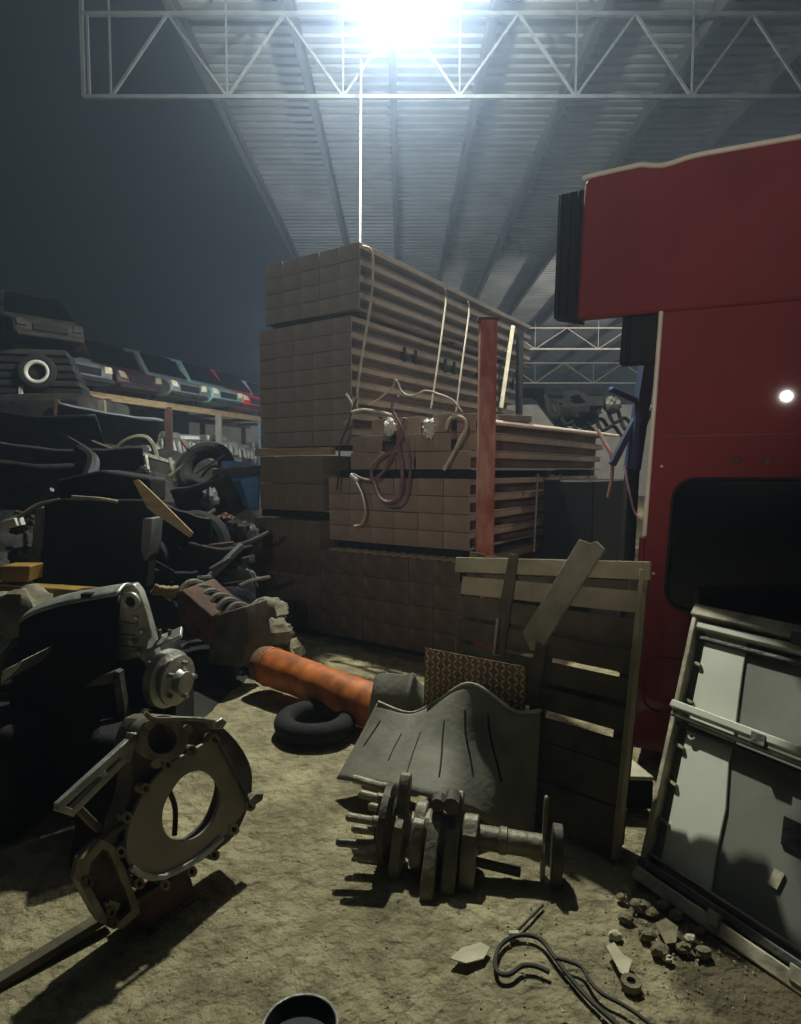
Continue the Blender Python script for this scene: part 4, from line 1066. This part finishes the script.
for i, k in enumerate((.46, .56, .74, .83, .92, 1.08)):
    engine(rack(k, 1.71, -.5), YAW + 1.2 + U(-.5, .5), U(1.0, 1.35), ('alloy', 'alloy_dark', 'alloy')[i % 3], labs[i])
# nearer left stack: open shell, wheel rim, layered panels
car(P(22, 351, 9.8) + V((-.1, .3, 0)), -.75, .66, 'scrap', 'dark open-topped car shell on top of the layered panels', lamps='scrap')
for k in range(6):
    z0 = P(60, 394, 9.6).z - .02 + k * .115
    a = P(5, 380, 9.6); b = P(78, 380, 9.6)
    o = MB().bar(V((a.x - .8, 9.3, z0 + .0)), V((b.x - .05 * k, 9.9, z0 + .04)), .9, .08).build('flat_panel', 'scrap' if k % 2 else 'dark', bevel=.01)
    tag(o, ('lowest', 'second lowest', 'third from the bottom', 'fourth from the bottom', 'second highest', 'topmost')[k] + ' dark flat panel in the layered stack behind the white wheel rim', 'panel')
wr = empty('wheel', P(37, 372, 9.2), 'small wheel with a white rim ring on the layered panels', 'wheel')
MB().torus(P(37, 372, 9.2), (.25, -1, .1), .15, .032, 30, 10).build('rim_ring', 'whitemetal', wr)
MB().torus(P(37, 372, 9.24), (.25, -1, .1), .20, .07, 30, 10).build('tyre', 'tyre', wr)
MB().cyl(P(37, 372, 9.27), P(37, 372, 9.32), .14, n=24).build('disc', 'dark', wr)
tag(MB().bar(P(21, 398, 9.2), P(21, 386, 9.2), .05, .04, up=(0, 1, 0)).build('metal_scrap', 'whitemetal'), 'tiny white tab below the white wheel rim', 'metal scrap')
o = MB().box(P(30, 440, 9.9), (2.6, 1.6, 1.3)).build('crushed_car', 'scrap', bevel=.12); tag(o, 'crushed dark car body carrying the layered panels', 'car')
fr = empty('bed_frame', P(85, 420, 9.0), 'orange-brown open frame standing under the upper rack beam', 'frame')
MB().bar(P(57, 399, 9.0), P(58, 420, 9.0), .06, .05, up=(0, 1, 0)).build('upright', 'brownmetal', fr)
MB().bar(P(102, 400, 9.0), P(103, 422, 9.0), .09, .06, up=(0, 1, 0)).build('upright', 'sack', fr)
MB().bar(P(62, 418, 9.0), P(80, 428, 8.8), .05, .06).build('rail', 'sack', fr)
MB().bar(P(76, 426, 8.9), P(107, 417, 9.0), .06, .06).build('rail', 'timber', fr)
o = MB().blob(V((-3.6, 9.0, .4)), (1.9, 1.6, 1.25), .5, 2.2, 30, 16, seed=21).build('scrap_debris', 'scrap', smooth=0); tag(o, 'dark mound of scrap beneath the car rack', 'scrap heap', None, 'stuff')

# ============================================================ WHITE PANEL (right)
Q0 = G(636, 874); QD = V((.30, -.535, 0)).normalized()
QT = P(694, 606, 2.99); QU = (QT - Q0); QH = QU.length; QU.normalize()
QN = QU.cross(QD).normalized()
if QN.z < 0: QN = -QN
def pq(a, b, n=0.0): return Q0 + QD * a + QU * (b * QH) + QN * n
wp = empty('vehicle_door', pq(.6, 0).xy.to_3d(), 'big dirty white metal door with rails, leaning on the red cab', 'door panel')
WL = 1.5
MB().prism([pq(.02, .02, -.06), pq(WL, .02, -.06), pq(WL, .98, -.06), pq(.02, .98, -.06)], QN * -.012).build('back_sheet', 'panel_sheet', wp)
# raised left strip with torn edge, painted paler as the lit band
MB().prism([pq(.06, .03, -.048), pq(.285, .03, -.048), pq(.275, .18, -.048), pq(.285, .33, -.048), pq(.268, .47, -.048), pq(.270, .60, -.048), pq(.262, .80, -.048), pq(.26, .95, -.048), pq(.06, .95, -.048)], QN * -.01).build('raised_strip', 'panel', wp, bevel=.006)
mb = MB(); mb.bar(pq(.012, 0, -.03), pq(.012, 1, -.03), .06, .024, up=QD); lr = mb.build('left_rail', 'panel_rail', wp, bevel=.006)
for b_ in (.08, .2, .33, .46, .63, .78, .92): MB().bar(pq(.03, b_, -.045), pq(.07, b_ - .006, -.045), .012, .03, up=QN).build('tab', 'panel_rail', lr)
def rail(b_, n, w, h, m, name):
    return MB().bar(pq(.0, b_, n), pq(WL, b_ - .0, n), w, h, up=QN).build(name, m, wp, bevel=.006)
rail(.985, -.02, .06, .06, 'panel_rail', 'top_rail'); rail(.93, -.035, .035, .05, 'panel', 'top_rail'); rail(.885, -.045, .022, .03, 'alloy_dark', 'top_rail')
rail(.585, .0, .035, .045, 'panel', 'middle_rail'); rail(.552, -.01, .018, .03, 'alloy', 'middle_rail'); rail(.53, -.03, .02, .03, 'alloy_dark', 'middle_rail')
rail(.005, .0, .05, .055, 'panel_rail', 'bottom_rail'); rail(.045, -.01, .03, .04, 'alloy_dark', 'bottom_rail'); rail(.078, -.03, .014, .03, 'steel', 'bottom_rail')
for a_ in (.34, .62):
    MB().box(pq(a_, .02, .02), (.045, .05, .03), (QD, QU, QN)).build('clip', 'panel_rail', wp, bevel=.004)
MB().box(pq(.40, .57, .012), (.06, .05, .03), (QD, QU, QN)).build('clip', 'alloy_dark', wp, bevel=.004)
MB().box(pq(.50, .96, .0), (.07, .05, .03), (QD, QU, QN)).build('clip', 'alloy_dark', wp, bevel=.004)
MB().box(RP(776, 879, pq(0, 0, -.054), QN), (.035, .06, .006), (QD, (QU + QD * .3).normalized(), QN)).build('tag', 'paper', wp)
MB().box(RP(797, 837, pq(0, 0, -.054), QN), (.10, .10, .008), (QD, QU, QN)).build('dark_patch', 'dark', wp)
MB().torus(pq(.10, .505, -.03), QN, .014, .004, 16, 8).build('hook', 'whitemetal', wp)

# ============================================================ SMALL THINGS ON THE GROUND
def gpts(pxs, z=.012): return smoothpts([G(x, y, z) for x, y in pxs], 7)
tag(MB().tube(gpts([(549, 972), (535, 966), (522, 966), (510, 974), (499, 973), (495, 962), (499, 948), (510, 938), (526, 935), (541, 940), (553, 955), (568, 975), (588, 998), (612, 1020), (640, 1045)]), .0075, 8).build('rubber_hose', 'hose_dark'), 'black rubber hose with a hooked end lying on the dirt', 'hose')
tag(MB().tube(gpts([(556, 958), (570, 962), (582, 968), (592, 984), (604, 995), (625, 1006), (650, 1024), (680, 1050)], .02), .006, 8).build('rubber_hose', 'hose_dark'), 'thinner black hose crossing beside the hooked one', 'hose')
wr_ = empty('wire_lead', G(515, 933), 'short wire with a pale connector beside the hooked hose', 'wire')
MB().tube(gpts([(518, 930), (526, 922), (535, 913), (543, 905)], .008), .005, 6).build('wire', 'hose_dark', wr_)
MB().box(G(514, 934, .012), (.035, .018, .018)).build('connector', 'paper', wr_, bevel=.003)
pn_ = empty('round_pan', G(300, 1040), 'round black pan with a bright rim cut off by the bottom edge', 'pan')
c = G(300, 1043)
MB().lathe(V((c.x, c.y, 0)), (0, 0, 1), [(.085, 0), (.105, .05), (.100, .05), (.08, .012), (.001, .01)], 40, cap=False).build('bowl', 'black', pn_)
MB().torus(V((c.x, c.y, .05)), (0, 0, 1), .104, .0045, 48, 8).build('rim', 'alloy', pn_)
def flat(pxs, m, name, label, cat, z=.012):
    return tag(MB().prism([G(x, y, z) + V((0, 0, U(0, .012))) for x, y in pxs], (0, 0, .004)).build(name, m), label, cat)
flat([(606, 950), (614, 945), (622, 955), (632, 962), (627, 978), (620, 976)], 'paper', 'paper_scrap', 'pale triangular scrap on the dirt above the small tape roll', 'paper scrap')
flat([(450, 962), (462, 950), (480, 944), (490, 950), (484, 960), (466, 966)], 'paper', 'paper_scrap', 'pale flattened scrap beside the hooked hose', 'paper scrap', .006)
flat([(655, 925), (666, 920), (678, 930), (676, 944), (666, 946)], 'stone', 'cardboard_scrap', 'pale brown scrap near the foot of the white door', 'cardboard')
flat([(560, 1010), (564, 1009), (566, 1013), (561, 1014)], 'paper', 'paper_scrap', 'tiny pale scrap between the two hoses at the bottom', 'paper scrap')
rl = G(631, 987)
tr = empty('tape_roll', rl, 'small grey tape roll lying on the dirt', 'roll')
MB().lathe(V((rl.x, rl.y, 0)), (0, 0, 1), [(.014, .0), (.030, .0), (.030, .022), (.014, .022), (.014, .0)], 28, cap=False).build('roll', 'stone', tr)
MB().cyl(V((rl.x, rl.y, .004)), V((rl.x, rl.y, .012)), .013, n=20).build('core', 'dark', tr)
random.seed(11)
labels = ['stone beside the foot of the white door', 'stone below the lowest corner of the white door']
spots = [(615, 935), (626, 918), (640, 905), (652, 912), (663, 905), (676, 915), (690, 938), (684, 948), (703, 952), (648, 935), (700, 930), (622, 897), (668, 958), (660, 950)]
for i, (x, y) in enumerate(spots):
    r = U(.012, .028); c = G(x, y, r * .4)
    o = MB().blob(c, (r * 1.3, r, r * .7), .5, 2, 12, 8, seed=i + 40).build('stone', 'stone' if i % 6 else 'paper')
    tag(o, 'small rough stone among the rubble at the foot of the white door', 'stone', 'stones at the foot of the white door')
mb = MB()
for i in range(700):
    px, py = U(120, 801), U(790, 1040)
    if U(0, 1) < .3: px, py = U(600, 760), U(890, 1000)
    r = U(.0015, .005); c = G(px, py, 0)
    if px < 260 and py < 880: continue
    a = U(0, 6.28); d = V((math.cos(a), math.sin(a), 0)); e2 = V((-d.y, d.x, 0))
    mb.add([c + d * r * 1.4, c + e2 * r, c - d * r, c - e2 * r * 1.2, c + V((0, 0, r * .9))], [(0, 1, 4), (1, 2, 4), (2, 3, 4), (3, 0, 4)])
tag(mb.build('gravel', 'grit', local=True, smooth=0), 'loose grit and gravel scattered over the dirt floor', 'gravel', None, 'stuff')

# ============================================================ LIGHTS
def light(name, loc, power, col, radius, kind='POINT'):
    l = bpy.data.lights.new(name, kind); l.energy = power; l.color = col
    l.shadow_soft_size = radius
    o = bpy.data.objects.new(name, l); COL.objects.link(o); o.location = loc
    return o
light('flood_lamp_light', LP, 2050, (.95, 1.0, .90), .08)
def spot(name, loc, aim, power, col, radius, size):
    o = light(name, loc, power, col, radius, 'SPOT')
    o.data.spot_size = math.radians(size); o.data.spot_blend = .6
    o.rotation_euler = (V(aim) - V(loc)).to_track_quat('-Z', 'Y').to_euler()
    return o
spot('back_lamp_light', (7.8, 10.5, 6.4), (1.6, 8.0, 2.4), 1000, (1, .93, .82), .15, 75)
spot('deep_lamp_light', (9.0, 16, 4.4), (4.5, 28, 6.0), 6000, (1, .95, .85), .15, 110)
light('rack_lamp_light', (-1.6, 14.0, 3.9), 600, (.92, .97, 1), .12)
spot('yard_lamp_light', (-1.25, -4.3, 2.75), (.42, 5.7, 2.98), 560, (1, .95, .88), .055, 39)

w = bpy.data.worlds.new('night'); S.world = w; w.use_nodes = True
bg = w.node_tree.nodes['Background']
bg.inputs['Color'].default_value = (.55, .75, .85, 1); bg.inputs['Strength'].default_value = .008

HAZE = True
if HAZE:
    hm = bpy.data.materials.new('haze'); hm.use_nodes = True
    nt = hm.node_tree; nt.nodes.clear()
    out = nt.nodes.new('ShaderNodeOutputMaterial'); vs_ = nt.nodes.new('ShaderNodeVolumeScatter')
    vs_.inputs['Color'].default_value = (.70, .82, .95, 1); vs_.inputs['Density'].default_value = .0075; vs_.inputs['Anisotropy'].default_value = .5
    nt.links.new(vs_.outputs[0], out.inputs['Volume'])
    # haze thickened and blued round the lamp to paint its glow
    ge = nt.nodes.new('ShaderNodeNewGeometry'); sb = nt.nodes.new('ShaderNodeVectorMath'); sb.operation = 'DISTANCE'
    sb.inputs[1].default_value = LP
    nt.links.new(ge.outputs['Position'], sb.inputs[0])
    mr = nt.nodes.new('ShaderNodeMapRange'); mr.interpolation_type = 'SMOOTHSTEP'
    mr.inputs['From Min'].default_value = 0; mr.inputs['From Max'].default_value = 3.4
    mr.inputs['To Min'].default_value = .036; mr.inputs['To Max'].default_value = .0055
    nt.links.new(sb.outputs['Value'], mr.inputs['Value']); nt.links.new(mr.outputs[0], vs_.inputs['Density'])
    mc = nt.nodes.new('ShaderNodeMixRGB'); mc.inputs['Color1'].default_value = (.45, .60, 1, 1); mc.inputs['Color2'].default_value = (.60, .77, 1, 1)
    m2 = nt.nodes.new('ShaderNodeMapRange'); m2.inputs['From Min'].default_value = 0; m2.inputs['From Max'].default_value = 3.4
    nt.links.new(sb.outputs['Value'], m2.inputs['Value']); nt.links.new(m2.outputs[0], mc.inputs['Fac']); nt.links.new(mc.outputs[0], vs_.inputs['Color'])
    try: hm.cycles.volume_step_rate = .10
    except Exception: pass
    h = MB().box((0, 18.5, 3.75), (34, 41, 8.3)).build('night_haze', hm, local=True, smooth=0)
    tag(h, 'thin bluish haze filling the night air, thickened round the flood lamp to give its glow', 'haze', None, 'stuff')

# ============================================================ CAMERA
cd = bpy.data.cameras.new('camera'); cam = bpy.data.objects.new('camera', cd); COL.objects.link(cam)
cam.location = CAM; cam.rotation_euler = (math.pi / 2 - TH, 0, 0)
cd.sensor_fit = 'VERTICAL'; cd.sensor_height = 24; cd.lens = 24 * F / H
cd.clip_start = .05; cd.clip_end = 200
S.camera = cam
S.view_settings.view_transform = 'Standard'; S.view_settings.look = 'None'
S.view_settings.exposure = 0; S.view_settings.gamma = 1; S.view_settings.use_curve_mapping = False
for o in S.objects:
    if '_o' in o: del o['_o']
